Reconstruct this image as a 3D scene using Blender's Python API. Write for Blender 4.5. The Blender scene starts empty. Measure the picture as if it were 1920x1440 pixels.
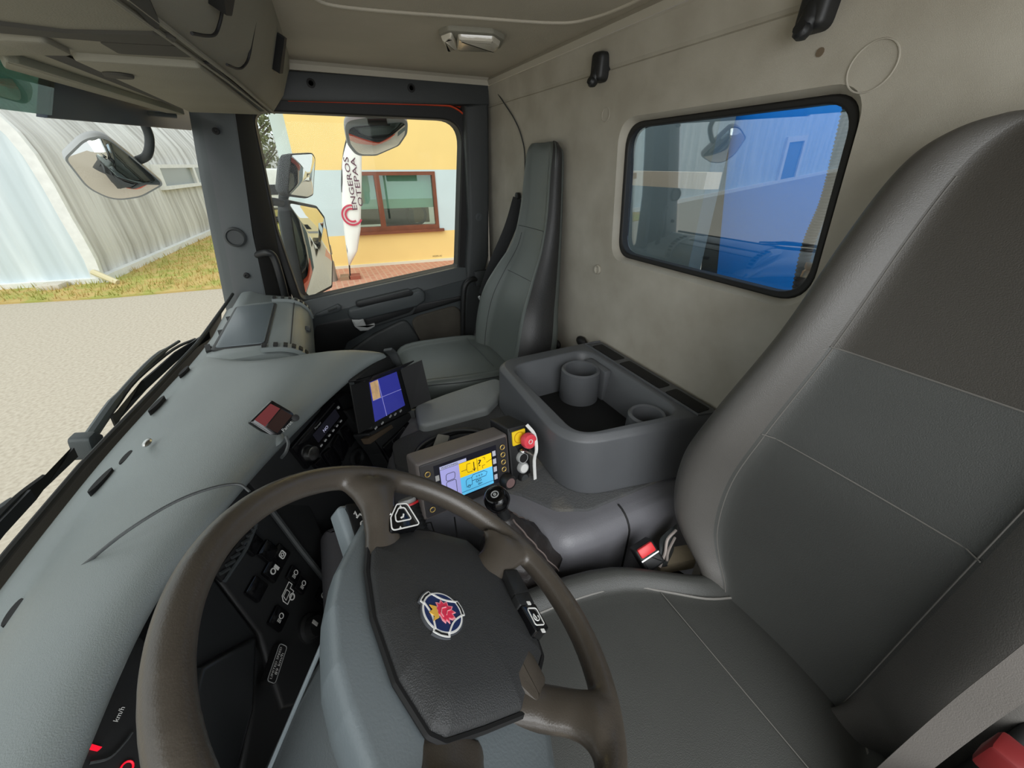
import bpy, bmesh, math, random
from mathutils import Vector, Matrix
PI = math.pi
R = math.radians
rnd = random.Random(7)
sc = bpy.context.scene
COL = sc.collection

# ---------------------------------------------------------------- camera
cd = bpy.data.cameras.new('camera')
cam = bpy.data.objects.new('camera', cd)
COL.objects.link(cam)
sc.camera = cam
cd.sensor_width = 36.0
cd.lens = 725.0 / 1920.0 * 36.0
cd.clip_start = 0.01
cd.clip_end = 300
yaw, pitch = R(25.27), R(29.5)
fw = Vector((math.cos(yaw) * math.cos(pitch), -math.sin(yaw) * math.cos(pitch), -math.sin(pitch)))
rt = Vector((-math.sin(yaw), -math.cos(yaw), 0))
up = rt.cross(fw)
cam.matrix_world = Matrix(((rt.x, up.x, -fw.x, 0), (rt.y, up.y, -fw.y, 0), (rt.z, up.z, -fw.z, 0), (0, 0, 0, 1)))

# ---------------------------------------------------------------- daylight and added fill
wd = bpy.data.worlds.new('sky')
sc.world = wd
wd.use_nodes = True
bg = wd.node_tree.nodes['Background']
bg.inputs[0].default_value = (0.93, 0.97, 1.0, 1)
bg.inputs[1].default_value = 1.25
sl = bpy.data.lights.new('hazy_sun', 'SUN')
sl.energy = 1.8
sl.angle = R(60)
sl.color = (1.0, 0.97, 0.92)
so = bpy.data.objects.new('hazy_sun', sl)
COL.objects.link(so)
so.rotation_euler = Vector((0.55, -0.45, -0.70)).to_track_quat('-Z', 'Y').to_euler()
al = bpy.data.lights.new('cab_fill', 'AREA')   # added fill lamp on the driver's door side, brightens the cab interior
al.shape = 'RECTANGLE'
al.size = 1.1
al.size_y = 1.1
al.energy = 17
al.color = (0.95, 0.98, 1.0)
ao = bpy.data.objects.new('cab_fill', al)
COL.objects.link(ao)
ao.location = (-0.75, -0.1, 0.15)
ao.rotation_euler = Vector((1, 0.0, -0.25)).to_track_quat('-Z', 'Y').to_euler()
sc.view_settings.view_transform = 'Standard'
sc.view_settings.look = 'None'
sc.view_settings.gamma = 1
sc.view_settings.use_curve_mapping = False
sc.view_settings.exposure = 0.0
sc.cycles.max_bounces = 12
sc.cycles.transparent_max_bounces = 16
sc.cycles.use_denoising = True

# ---------------------------------------------------------------- materials
def lin(c):
    return tuple(((v / 255) / 12.92 if v / 255 <= 0.04045 else ((v / 255 + 0.055) / 1.055) ** 2.4) for v in c)

def mat(name, rgb, rough=0.5, bump=0.0, scale=300.0, vary=0.0, vscale=8.0, metal=0.0, spec=0.5, rgb2=None, coat=0.0, emit=0.0, thr=(0.35, 0.7)):
    m = bpy.data.materials.new(name)
    m.use_nodes = True
    nt = m.node_tree
    b = nt.nodes['Principled BSDF']
    c = lin(rgb)
    b.inputs['Base Color'].default_value = (*c, 1)
    b.inputs['Roughness'].default_value = rough
    b.inputs['Metallic'].default_value = metal
    b.inputs['Specular IOR Level'].default_value = spec
    b.inputs['Coat Weight'].default_value = coat
    tc = nt.nodes.new('ShaderNodeTexCoord')
    if vary > 0 or rgb2:
        n = nt.nodes.new('ShaderNodeTexNoise')
        n.inputs['Scale'].default_value = vscale
        n.inputs['Detail'].default_value = 6
        nt.links.new(tc.outputs['Object'], n.inputs['Vector'])
        r = nt.nodes.new('ShaderNodeValToRGB')
        r.color_ramp.elements[0].position, r.color_ramp.elements[1].position = thr
        c2 = lin(rgb2) if rgb2 else tuple(v * (1 - vary) for v in c)
        r.color_ramp.elements[0].color = (*c2, 1)
        r.color_ramp.elements[1].color = (*c, 1)
        nt.links.new(n.outputs['Fac'], r.inputs['Fac'])
        nt.links.new(r.outputs['Color'], b.inputs['Base Color'])
    if bump > 0:
        n2 = nt.nodes.new('ShaderNodeTexNoise')
        n2.inputs['Scale'].default_value = scale
        n2.inputs['Detail'].default_value = 3
        nt.links.new(tc.outputs['Object'], n2.inputs['Vector'])
        bp = nt.nodes.new('ShaderNodeBump')
        bp.inputs['Strength'].default_value = bump
        bp.inputs['Distance'].default_value = 0.002
        nt.links.new(n2.outputs['Fac'], bp.inputs['Height'])
        nt.links.new(bp.outputs['Normal'], b.inputs['Normal'])
    if emit > 0:
        b.inputs['Emission Color'].default_value = (*c, 1)
        b.inputs['Emission Strength'].default_value = emit
    return m

def glass(name, tint, fac, rough=0.0):
    m = bpy.data.materials.new(name)
    m.use_nodes = True
    nt = m.node_tree
    nt.nodes.clear()
    o = nt.nodes.new('ShaderNodeOutputMaterial')
    mx = nt.nodes.new('ShaderNodeMixShader')
    t = nt.nodes.new('ShaderNodeBsdfTransparent')
    t.inputs[0].default_value = (*lin(tint), 1)
    g = nt.nodes.new('ShaderNodeBsdfGlossy')
    g.inputs['Roughness'].default_value = rough
    g.inputs['Color'].default_value = (1, 1, 1, 1)
    mx.inputs[0].default_value = fac
    nt.links.new(t.outputs[0], mx.inputs[1])
    nt.links.new(g.outputs[0], mx.inputs[2])
    nt.links.new(mx.outputs[0], o.inputs[0])
    return m

def brick(name, c1, c2, mortar, scale, msize=0.02, rough=0.85, w=0.5, h=0.25):
    m = mat(name, c1, rough)
    nt = m.node_tree
    tc = nt.nodes.new('ShaderNodeTexCoord')
    bt = nt.nodes.new('ShaderNodeTexBrick')
    bt.inputs['Color1'].default_value = (*lin(c1), 1)
    bt.inputs['Color2'].default_value = (*lin(c2), 1)
    bt.inputs['Mortar'].default_value = (*lin(mortar), 1)
    bt.inputs['Scale'].default_value = scale
    bt.inputs['Mortar Size'].default_value = msize
    bt.inputs['Brick Width'].default_value = w
    bt.inputs['Row Height'].default_value = h
    nt.links.new(tc.outputs['Object'], bt.inputs['Vector'])
    nt.links.new(bt.outputs['Color'], nt.nodes['Principled BSDF'].inputs['Base Color'])
    return m

# ---------------------------------------------------------------- helpers
class Frame:
    def __init__(s, o, ex, ey):
        s.o = Vector(o)
        s.x = Vector(ex).normalized()
        s.z = s.x.cross(Vector(ey)).normalized()
        s.y = s.z.cross(s.x)
    def p(s, a, b, c=0.0):
        return s.o + s.x * a + s.y * b + s.z * c
    def off(s, a=0, b=0, c=0):
        return Frame(s.p(a, b, c), s.x, s.y)

XY = Frame((0, 0, 0), (1, 0, 0), (0, 1, 0))

def tag(o, label=None, cat=None, group=None, kind=None):
    if label: o['label'] = label
    if cat: o['category'] = cat
    if group: o['group'] = group
    if kind: o['kind'] = kind
    return o

def thing(name, label, cat, loc=(0, 0, 0), group=None, kind=None):
    o = bpy.data.objects.new(name, None)
    COL.objects.link(o)
    o.location = loc
    o.empty_display_size = 0.02
    return tag(o, label, cat, group, kind)

def attach(o, parent):
    o.parent = parent
    L = Vector((0, 0, 0))
    q = parent
    while q is not None:
        if q.type == 'EMPTY':
            L = L + Vector(q.location)
        q = q.parent
    o.matrix_parent_inverse = Matrix.Translation(-L) if parent.type == 'EMPTY' else Matrix.Identity(4)

def obj(name, bm, m, parent=None, smooth=40, sub=0, solid=0.0, bevel=0.0):
    bmesh.ops.recalc_face_normals(bm, faces=bm.faces[:])
    me = bpy.data.meshes.new(name)
    bm.to_mesh(me)
    bm.free()
    o = bpy.data.objects.new(name, me)
    COL.objects.link(o)
    ms = m if isinstance(m, (list, tuple)) else [m]
    for q in ms:
        me.materials.append(q)
    if smooth:
        for p in me.polygons: p.use_smooth = True
        if smooth < 180:
            me.set_sharp_from_angle(angle=R(smooth))
    if solid:
        md = o.modifiers.new('solid', 'SOLIDIFY'); md.thickness = solid; md.offset = -1
    if bevel:
        md = o.modifiers.new('bevel', 'BEVEL'); md.width = bevel; md.segments = 3; md.limit_method = 'ANGLE'; md.angle_limit = R(35)
    if sub:
        md = o.modifiers.new('sub', 'SUBSURF'); md.levels = sub; md.render_levels = sub
    if parent: attach(o, parent)
    return o

def BM():
    return bmesh.new()

def box(bm, fr, a, b, c0=None, bevel=0.0, seg=2):
    """a=(min x,y,z) b=(max) in frame fr"""
    vs = [bm.verts.new(fr.p(*q)) for q in ((a[0], a[1], a[2]), (b[0], a[1], a[2]), (b[0], b[1], a[2]), (a[0], b[1], a[2]),
                                          (a[0], a[1], b[2]), (b[0], a[1], b[2]), (b[0], b[1], b[2]), (a[0], b[1], b[2]))]
    fs = [bm.faces.new([vs[i] for i in q]) for q in ((3, 2, 1, 0), (4, 5, 6, 7), (0, 1, 5, 4), (1, 2, 6, 5), (2, 3, 7, 6), (3, 0, 4, 7))]
    if bevel:
        es = set(e for f in fs for e in f.edges)
        bmesh.ops.bevel(bm, geom=list(es), offset=bevel, segments=seg, affect='EDGES', profile=0.5)
    return bm

def rpoly(pts, r, n=5):
    """round the corners of a 2D polygon; r scalar or list"""
    out = []
    N = len(pts)
    for i in range(N):
        p0, p1, p2 = Vector(pts[i - 1]).to_2d(), Vector(pts[i]).to_2d(), Vector(pts[(i + 1) % N]).to_2d()
        rr = r[i] if isinstance(r, (list, tuple)) else r
        if rr <= 0:
            out.append(tuple(p1)); continue
        a, b = (p0 - p1), (p2 - p1)
        la, lb = a.length, b.length
        a.normalize(); b.normalize()
        ang = math.acos(max(-1, min(1, a.dot(b))))
        t = min(rr / max(math.tan(ang / 2), 1e-3), la * 0.49, lb * 0.49)
        q0, q2 = p1 + a * t, p1 + b * t
        for k in range(n + 1):
            s = k / n
            out.append(tuple(q0 * (1 - s) ** 2 + p1 * 2 * s * (1 - s) + q2 * s * s))
    return out

def circ(cx, cy, r, n=24, a0=0, ry=None):
    return [(cx + r * math.cos(a0 + 2 * PI * i / n), cy + (ry or r) * math.sin(a0 + 2 * PI * i / n)) for i in range(n)]

def prism(bm, fr, poly, z0, z1, bevel=0.0, seg=2, cap=True):
    """poly (2D) extruded in frame z from z0 to z1; the z1 edge is rounded by insetting"""
    rings = []
    def ring(P, z):
        return [bm.verts.new(fr.p(q[0], q[1], z)) for q in P]
    def inset(P, d):
        out = []
        N = len(P)
        ar = sum(P[i - 1][0] * P[i][1] - P[i][0] * P[i - 1][1] for i in range(N))
        sg = 1 if ar > 0 else -1
        for i in range(N):
            a, b, c = Vector(P[i - 1]), Vector(P[i]), Vector(P[(i + 1) % N])
            e1, e2 = (b - a), (c - b)
            if e1.length < 1e-9: e1 = e2
            if e2.length < 1e-9: e2 = e1
            n1 = Vector((-e1.y, e1.x)).normalized(); n2 = Vector((-e2.y, e2.x)).normalized()
            nn = (n1 + n2)
            if nn.length < 1e-6: nn = n1
            nn.normalize()
            k = 1 / max(0.5, nn.dot(n1))
            out.append((b.x + nn.x * d * sg * k, b.y + nn.y * d * sg * k))
        return out
    rings.append(ring(poly, z0))
    s = 1 if z1 > z0 else -1
    if bevel:
        for k in range(seg + 1):
            a = k / seg * PI / 2
            rings.append(ring(inset(poly, bevel * (1 - math.cos(a))), z1 - s * bevel * (1 - math.sin(a))))
    else:
        rings.append(ring(poly, z1))
    N = len(poly)
    for r0, r1 in zip(rings, rings[1:]):
        for i in range(N):
            bm.faces.new((r0[i - 1], r0[i], r1[i], r1[i - 1]))
    if cap:
        bm.faces.new(rings[-1])
        bm.faces.new(rings[0][::-1])
    return bm

def ringplate(bm, fr, outer, inner, z0, z1):
    """flat ring between two 2D outlines with equal point counts"""
    N = len(outer)
    v = [[bm.verts.new(fr.p(q[0], q[1], z)) for q in P] for P, z in ((outer, z0), (outer, z1), (inner, z1), (inner, z0))]
    for k in range(4):
        a, b = v[k], v[(k + 1) % 4]
        for i in range(N):
            bm.faces.new((a[i - 1], a[i], b[i], b[i - 1]))
    return bm

def smooth_path(pts, n=6, closed=False):
    P = [Vector(p) for p in pts]
    out = []
    N = len(P)
    rng = range(N if closed else N - 1)
    for i in rng:
        p0 = P[i - 1] if (i > 0 or closed) else P[0] * 2 - P[1]
        p1, p2 = P[i], P[(i + 1) % N]
        p3 = P[(i + 2) % N] if (i + 2 < N or closed) else P[-1] * 2 - P[-2]
        for k in range(n):
            t = k / n
            out.append(0.5 * ((2 * p1) + (p2 - p0) * t + (2 * p0 - 5 * p1 + 4 * p2 - p3) * t * t + (3 * p1 - p0 - 3 * p2 + p3) * t ** 3))
    if not closed: out.append(P[-1])
    return out

def tube(bm, pts, r, n=10, closed=False, sm=0, flat=None, upv=None):
    """r scalar or list; flat=(w,h) gives a strap section"""
    P = smooth_path(pts, sm, closed) if sm else [Vector(p) for p in pts]
    N = len(P)
    rings = []
    prev = None
    for i in range(N):
        if closed:
            t = (P[(i + 1) % N] - P[i - 1]).normalized()
        else:
            t = (P[min(i + 1, N - 1)] - P[max(i - 1, 0)]).normalized()
        if prev is None:
            u = Vector(upv) if upv else (Vector((0, 0, 1)) if abs(t.z) < 0.9 else Vector((1, 0, 0)))
        else:
            u = Vector(upv) if upv else prev
        a = (u - t * u.dot(t)).normalized()
        prev = a
        b = t.cross(a)
        if flat:
            w, h = flat
            sec = [(-w, -h), (w, -h), (w, h), (-w, h)]
            rings.append([bm.verts.new(P[i] + b * q[0] + a * q[1]) for q in sec])
        else:
            rr = r[min(len(r) - 1, int(round(i * (len(r) - 1) / max(1, N - 1))))] if isinstance(r, (list, tuple)) else r
            rings.append([bm.verts.new(P[i] + (a * math.cos(2 * PI * k / n) + b * math.sin(2 * PI * k / n)) * rr) for k in range(n)])
    K = len(rings[0])
    for i in range(N if closed else N - 1):
        r0, r1 = rings[i], rings[(i + 1) % N]
        for k in range(K):
            bm.faces.new((r0[k - 1], r0[k], r1[k], r1[k - 1]))
    if not closed:
        bm.faces.new(rings[0][::-1]); bm.faces.new(rings[-1])
    return bm

def lathe(bm, fr, prof, n=24):
    """prof: list of (radius, z) in frame"""
    rings = []
    for r, z in prof:
        if r < 1e-6:
            rings.append([bm.verts.new(fr.p(0, 0, z))])
        else:
            rings.append([bm.verts.new(fr.p(r * math.cos(2 * PI * k / n), r * math.sin(2 * PI * k / n), z)) for k in range(n)])
    for a, b in zip(rings, rings[1:]):
        for k in range(n):
            if len(a) == 1 and len(b) == 1: continue
            if len(a) == 1: bm.faces.new((a[0], b[k], b[k - 1]))
            elif len(b) == 1: bm.faces.new((a[k - 1], a[k], b[0]))
            else: bm.faces.new((a[k - 1], a[k], b[k], b[k - 1]))
    if len(rings[0]) > 1: bm.faces.new(rings[0][::-1])
    if len(rings[-1]) > 1: bm.faces.new(rings[-1])
    return bm

def grid(bm, secs, closed_u=False, caps=False):
    """loft: list of sections, each a list of 3D points"""
    V = [[bm.verts.new(Vector(p)) for p in s] for s in secs]
    for a, b in zip(V, V[1:]):
        K = len(a)
        for k in range(K if closed_u else K - 1):
            bm.faces.new((a[k], a[(k + 1) % K], b[(k + 1) % K], b[k]))
    if caps:
        bm.faces.new(V[0][::-1]); bm.faces.new(V[-1])
    return bm

def ball(bm, c, r, n=16, sq=(1, 1, 1)):
    v = bmesh.ops.create_uvsphere(bm, u_segments=n, v_segments=max(6, n // 2), radius=r)['verts']
    for q in v:
        q.co = Vector((q.co.x * sq[0], q.co.y * sq[1], q.co.z * sq[2])) + Vector(c)
    return bm

def text(name, body, fr, w, m, parent, h=None, depth=0.0006, bold=0.0):
    """lettering centred on the frame origin, w wide (and h tall)"""
    cu = bpy.data.curves.new(name, 'FONT')
    cu.body = body
    cu.align_x = 'CENTER'
    cu.align_y = 'CENTER'
    cu.size = 1
    cu.offset = bold
    cu.resolution_u = 2
    to = bpy.data.objects.new('lettering_source', cu)
    COL.objects.link(to)
    dg = bpy.context.evaluated_depsgraph_get()
    me = bpy.data.meshes.new_from_object(to.evaluated_get(dg))
    bpy.data.objects.remove(to)
    bm = BM()
    bm.from_mesh(me)
    bpy.data.meshes.remove(me)
    xs = [v.co.x for v in bm.verts]; ys = [v.co.y for v in bm.verts]
    cx, cy = (max(xs) + min(xs)) / 2, (max(ys) + min(ys)) / 2
    k = w / max(max(xs) - min(xs), 1e-6)
    kh = (h / max(max(ys) - min(ys), 1e-6)) if h else k
    for v in bm.verts:
        v.co = fr.p((v.co.x - cx) * k, (v.co.y - cy) * kh, depth)
    return obj(name, bm, m, parent, smooth=0)

def line_strip(bm, fr, pts, w, z=0.0006, closed=False, t=0.0004):
    """a drawn line of width w on a frame: flat raised strip"""
    tube(bm, [fr.p(p[0], p[1], z) for p in pts], 0, closed=closed, flat=(w / 2, t), upv=fr.z)
    return bm

def one(name, label, cat, bm, m, group=None, **k):
    return tag(obj(name, bm, m, **k), label, cat, group)

# shared materials
M = {}
M['cloth'] = mat('beige_cloth_lining', (184, 179, 167), 0.95, 0.3, 1500, 0, rgb2=(168, 162, 149), vscale=9, spec=0.1)
M['ceil'] = mat('ceiling_cloth', (188, 181, 166), 0.95, 0.4, 500, 0.12, 5, spec=0.1)
M['dash'] = mat('grey_dash_plastic', (121, 128, 128), 0.38, 0.22, 900, 0.1, 6, spec=0.5)
M['grey'] = mat('grey_trim_plastic', (68, 73, 75), 0.48, 0.25, 700, 0.12, 6)
M['dgrey'] = mat('dark_grey_trim', (58, 61, 62), 0.55, 0.25, 420, 0.1, 6)
M['black'] = mat('black_plastic', (26, 27, 28), 0.5, 0.04, 500)
M['dark'] = mat('matt_black', (14, 14, 15), 0.7)
M['rubber'] = mat('black_rubber', (22, 21, 20), 0.6)
M['gloss'] = mat('gloss_black', (12, 12, 14), 0.15)
M['chrome'] = mat('brushed_metal', (190, 190, 188), 0.25, metal=1.0)
M['silver'] = mat('silver_plastic', (170, 172, 172), 0.4)
M['white'] = mat('white_print', (225, 225, 222), 0.6)
M['mirror'] = mat('mirror_glass', (225, 225, 222), 0.02, metal=1.0)
M['orange'] = mat('orange_red_paint', (205, 70, 35), 0.3, coat=0.4)
M['red'] = mat('red_plastic', (215, 45, 50), 0.4)
M['over'] = mat('overhead_grey_plastic', (140, 137, 124), 0.75, 0.3, 420, 0.1, 6, spec=0.25)

# ================================================================ THE CAB SHELL
REAR = Frame((0,-0.755,0),(-1,0,0),(0,0,1))
DOOR = Frame((1.85,0,0),(0,-1,0),(0,0,1))
PIL = Frame((1.8,0,0),(0,-1,0),(0,0,1))
CEIL = Frame((0,0,0.304),(0,-1,0),(-1,0,0))

# rear wall with the window opening
hole = rpoly([(-.949, .094), (-.415, .097), (-.385, -.222), (-.917, -.228)], [.055, .055, .06, .05], 8)
bm = BM()
def loop(bm, fr, P, z):
    v = [bm.verts.new(fr.p(q[0], q[1], z)) for q in P]
    return [bm.edges.new((v[i - 1], v[i])) for i in range(len(v))]
outer = [(-1.86, -1.3), (.35, -1.3), (.35, .208), (-1.86, .208)]
hole_out = [(-.667 + (q[0] + .667) * 1.035, -.065 + (q[1] + .065) * 1.06) for q in hole]
e = loop(bm, REAR, outer, 0) + loop(bm, REAR, hole_out, 0)
bmesh.ops.triangle_fill(bm, edges=e, use_beauty=True)
N = len(hole)
r0 = [bm.verts.new(REAR.p(q[0], q[1], 0)) for q in hole_out]
r1 = [bm.verts.new(REAR.p(q[0], q[1], -.018)) for q in hole]
r2 = [bm.verts.new(REAR.p(q[0], q[1], -.05)) for q in hole]
for i in range(N):
    bm.faces.new((r0[i - 1], r0[i], r1[i], r1[i - 1]))
    bm.faces.new((r1[i - 1], r1[i], r2[i], r2[i - 1]))
# fold above the window and cornice strip below the ceiling seam
prof = [(.208, 0), (.212, -.004), (.218, .001), (.272, .012), (.277, .012)]
for (z0, d0), (z1, d1) in zip(prof, prof[1:]):
    bm.faces.new([bm.verts.new(REAR.p(a, z, d)) for a, z, d in ((-1.86, z0, d0), (.35, z0, d0), (.35, z1, d1), (-1.86, z1, d1))])
wall_rear = tag(obj('wall_rear', bm, M['cloth'], smooth=30), 'beige cloth lined rear wall of the cab', None, None, 'structure')
# round pressed marks and fixings in the lining
for k, (c, r) in enumerate((([(-0.4113,0.1209)][0], .030), ([(-1.0172,0.1165)][0], .016))):
    bm = BM()
    tube(bm, [REAR.p(*q, .0005) for q in circ(c[0], c[1], r, 32)], .0012, 6, closed=True)
    obj('pressed_ring', bm, M['cloth'], wall_rear)
M['stain'] = mat('brown_stain', (112, 98, 80), .95)
bm = BM(); prism(bm, REAR, circ(*[(-0.4916,0.1508)][0], .006, 12), .0002, .0012); obj('stain', bm, M['stain'], wall_rear)
M['cap'] = mat('beige_cap', (176, 170, 156), .6)
for c, r in (([(-0.9779,-0.2782)][0], .014), ([(-0.3748,-0.2834)][0], .023)):
    bm = BM()
    f = REAR.off(c[0], c[1], .0005)
    lathe(bm, f, [(r, 0), (r, .004), (r * .8, .007), (r * .55, .005), (r * .5, .003), (0, .003)], 28)
    b = obj('wall_button', bm, M['cap'], wall_rear)

# rear window
w1 = tag(thing('window_1', None, None, (.66, -.76, -.06)), 'rear cab window with black rubber seal looking onto the blue body', None, None, 'structure')
bm = BM()
gi = [(-.667 + (q[0] + .667) * .955, -.065 + (q[1] + .065) * .925) for q in hole]
ringplate(bm, REAR, hole, gi, -.042, -.016)
obj('seal', bm, M['rubber'], w1, bevel=.004)
bm = BM()
tl = math.tan(R(2.3))   # the pane leans in a little at its top
v = [[bm.verts.new(REAR.p(q[0], q[1], -.034 + dz + (q[1] + .065) * tl)) for q in gi] for dz in (0, .003)]
bm.faces.new(v[0][::-1]); bm.faces.new(v[1])
for i in range(len(gi)): bm.faces.new((v[0][i - 1], v[0][i], v[1][i], v[1][i - 1]))
M['rearglass'] = glass('dusty_rear_glass', (222, 232, 240), 0.15)
obj('pane', bm, M['rearglass'], w1, smooth=0)

# ceiling
c0 = tag(thing('ceiling', None, None, (.8, -.3, .305)), 'grey beige cloth ceiling of the cab', None, None, 'structure')
bm = BM()
box(bm, XY, (-.35, -.80, .305), (1.86, .60, .33))
obj('lining', bm, M['ceil'], c0, smooth=0)
bm = BM()   # cornice above the door and above the rear wall
for (a, b) in (((1.795, -.745), (1.795, .10)),):
    sec = [(0, 0), (-.004, .016), (.004, .028), (.05, .028), (.05, 0)]
    grid(bm, [[(a[0] + q[0], y, .278 + q[1]) for q in sec] for y in (-.745, .10)], closed_u=True, caps=True)
grid(bm, [[(x, -.743 + q[0], .279 + q[1]) for q in [(0, 0), (.006, .014), (-.004, .026), (-.05, .026), (-.05, 0)]] for x in (-.35, 1.80)], closed_u=True, caps=True)
obj('cornice', bm, mat('cornice_cloth', (176, 170, 156), .9, .3, 500), c0)
bm = BM()
tube(bm, [(q[0], q[1], .304) for q in [(1.0782,-0.0673),(1.1847,-0.1075),(1.1916,-0.2063),(1.1491,-0.4044),(1.0934,-0.6315),(1.0252,-0.6933),(0.8989,-0.7129),(0.7798,-0.6994)]], .004, 8, sm=6)
obj('panel_edge', bm, M['ceil'], c0)

bm = BM(); box(bm, XY, (-.36, .34, -1.3), (1.86, .38, -.50))
tag(obj('wall_front', bm, M['dark'], smooth=0), 'dark bulkhead below the dashboard', None, None, 'structure')
# grey door pillar beside the driver seat
bm = BM(); box(bm, XY, (-.36, -.80, -1.3), (-.088, -.70, .30), bevel=.02)
tag(obj('wall_left', bm, M['black']), 'dark grey pillar behind the driver door', None, None, 'structure')
# floor
bm = BM(); box(bm, XY, (-.35, -.78, -1.34), (1.9, .45, -1.28))
tag(obj('floor', bm, mat('black_floor_mat', (30, 30, 30), .8), smooth=0), 'dark cab floor below the dashboard', None, None, 'structure')

# A pillar
t1 = tag(thing('trim_1', None, None, (1.8, .25, -.45)), 'grey windscreen pillar cover with round button', None, None, 'structure')
bm = BM()
L = [(1.84,0.28,0.172), (1.84,0.315,-0.033), (1.84,0.343,-0.224), (1.84,0.389,-0.548)]
Rr = [(1.79,0.161,0.173), (1.79,0.192,-0.033), (1.79,0.221,-0.225), (1.79,0.25,-0.553)]
secs = []
for a, b in zip(L, Rr):
    a, b = Vector(a), Vector(b)
    m = a.lerp(b, .5) + Vector((-.012, 0, 0))
    secs.append([a + Vector((.03, .02, 0)), a, a.lerp(m, .5) + Vector((-.003, 0, 0)), m, b.lerp(m, .5) + Vector((-.004, 0, 0)), b, b + Vector((.05, -.004, 0))])
grid(bm, secs)
obj('pillar_cover', bm, M['grey'], t1, smooth=60)
APF = Frame((1.79,0.278,-0.23), (0, -1, .1), (0, 0.16, 1))
bm = BM(); lathe(bm, APF.off(0, 0, 0), [(.034, -.01), (.034, .006), (.028, .010), (.024, .005), (0, .005)], 32)
obj('round_button', bm, M['dgrey'], t1)
for q in ((1.79,0.234,0.098), (1.79,0.283,-0.369)):
    bm = BM(); lathe(bm, Frame(q, (0, -1, .1), (0, .16, 1)), [(.010, -.01), (.010, .004), (.005, .006), (0, .001)], 20)
    obj('screw_plug', bm, M['dark'], t1)
# rubber door seal along the pillar
bm = BM()
grid(bm, [[Vector(a) + Vector((.0, .012, 0)), Vector(a) + Vector((-.02, 0, 0)), Vector(b) + Vector((-.01, 0, 0)), Vector(b) + Vector((.05, -.01, 0))] for a, b in
          (((1.81,0.167,0.161), (1.84,0.121,0.151)), ((1.81,0.197,-0.067), (1.84,0.141,-0.069)), ((1.81,0.225,-0.285), (1.84,0.157,-0.295)), ((1.81,0.256,-0.536), (1.84,0.174,-0.558)))])
obj('door_seal', bm, M['rubber'], t1, smooth=60)

# header trim above the door
t2 = tag(thing('trim_2', None, None, (1.8, -.3, .24)), 'dark grey header strip above the passenger door with screws', None, None, 'structure')
bm = BM()
prism(bm, PIL, [(-0.1417,0.2795),(0.0315,0.2759),(0.7478,0.2851),(0.7456,0.2150),(0.0112,0.1953),(-0.1673,0.1961)], -.06, .0, .006)
obj('header_strip', bm, M['dgrey'], t2)
for q in [(0.0861,0.2452),(0.4310,0.2525)]:
    bm = BM(); lathe(bm, PIL.off(q[0], q[1], 0), [(.014, 0), (.014, .003), (.008, .004), (.006, -.002), (0, -.002)], 20)
    obj('screw', bm, M['dark'], t2)

# B pillar
t3 = tag(thing('trim_3', None, None, (1.8, -.68, -.6)), 'dark grey pillar cover between passenger door and rear wall', None, None, 'structure')
bm = BM()
prism(bm, PIL, [(0.6414,0.2101),(0.7460,0.2275),(0.7400,-0.0415),(0.7267,-0.3832),(0.6884,-0.5082),(0.6594,-0.8494),(0.5640,-0.8313),(0.6066,-0.4731),(0.6340,-0.2338)], -.06, .002, .015, 4)
obj('pillar_cover', bm, M['dgrey'], t3)
bm = BM(); q = [(0.6821,-0.2067)][0]
lathe(bm, PIL.off(q[0], q[1], .002), [(.017, 0), (.017, .002), (.012, .003), (.012, .001), (.006, .001), (.005, .003), (0, .003)], 24)
obj('button', bm, M['grey'], t3)
bm = BM(); prism(bm, PIL, rpoly([(0.6437,-0.4463),(0.7191,-0.4435),(0.7081,-0.5158),(0.6455,-0.5192)], .01), 0, .02, .006)
obj('cover_step', bm, M['dgrey'], t3)
bm = BM(); prism(bm, PIL, [(0.7199,0.2783),(0.9119,0.2541),(0.9345,-0.9351),(0.6734,-0.8837)], -.09, -.07); 
obj('jamb', bm, M['cloth'], t3, smooth=0)
# cloth seam line beside the pillar
bm = BM(); tube(bm, [REAR.p(q[0], q[1], .004) for q in [(-1.7735,0.2770),(-1.6569,0.2045),(-1.5668,0.1468),(-1.5074,0.0885),(-1.4787,0.0169),(-1.4809,-0.1654)]], .0022, 6, sm=5)
obj('lining_seam', bm, M['dgrey'], wall_rear)

# ---------------------------------------------------------------- passenger door
d = tag(thing('door_1', None, None, (1.85, -.2, -1.2)), 'dark grey passenger door with open view window, armrest and pull handle', None, None, 'structure')
win = rpoly([(-0.1149,0.1629),(0.6418,0.1625),(0.5778,-0.4272),(-0.1234,-0.5041),(-0.1408,-0.2180)], [.05, .085, .012, .03, .3], 8)
cx = sum(q[0] for q in win) / len(win); cy = sum(q[1] for q in win) / len(win)
wo = [(cx + (q[0] - cx) * 1.10, cy + (q[1] - cy) * (1.15 if q[1] > cy else 1.05)) for q in win]
bm = BM(); ringplate(bm, DOOR, wo, win, -.06, .012)
obj('window_frame', bm, M['rubber'], d, bevel=.008)
bm = BM(); prism(bm, DOOR, win, -.034, -.030)
M['clear'] = glass('clear_window_glass', (246, 250, 248), 0.004)
obj('pane', bm, M['clear'], d, smooth=0)
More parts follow.
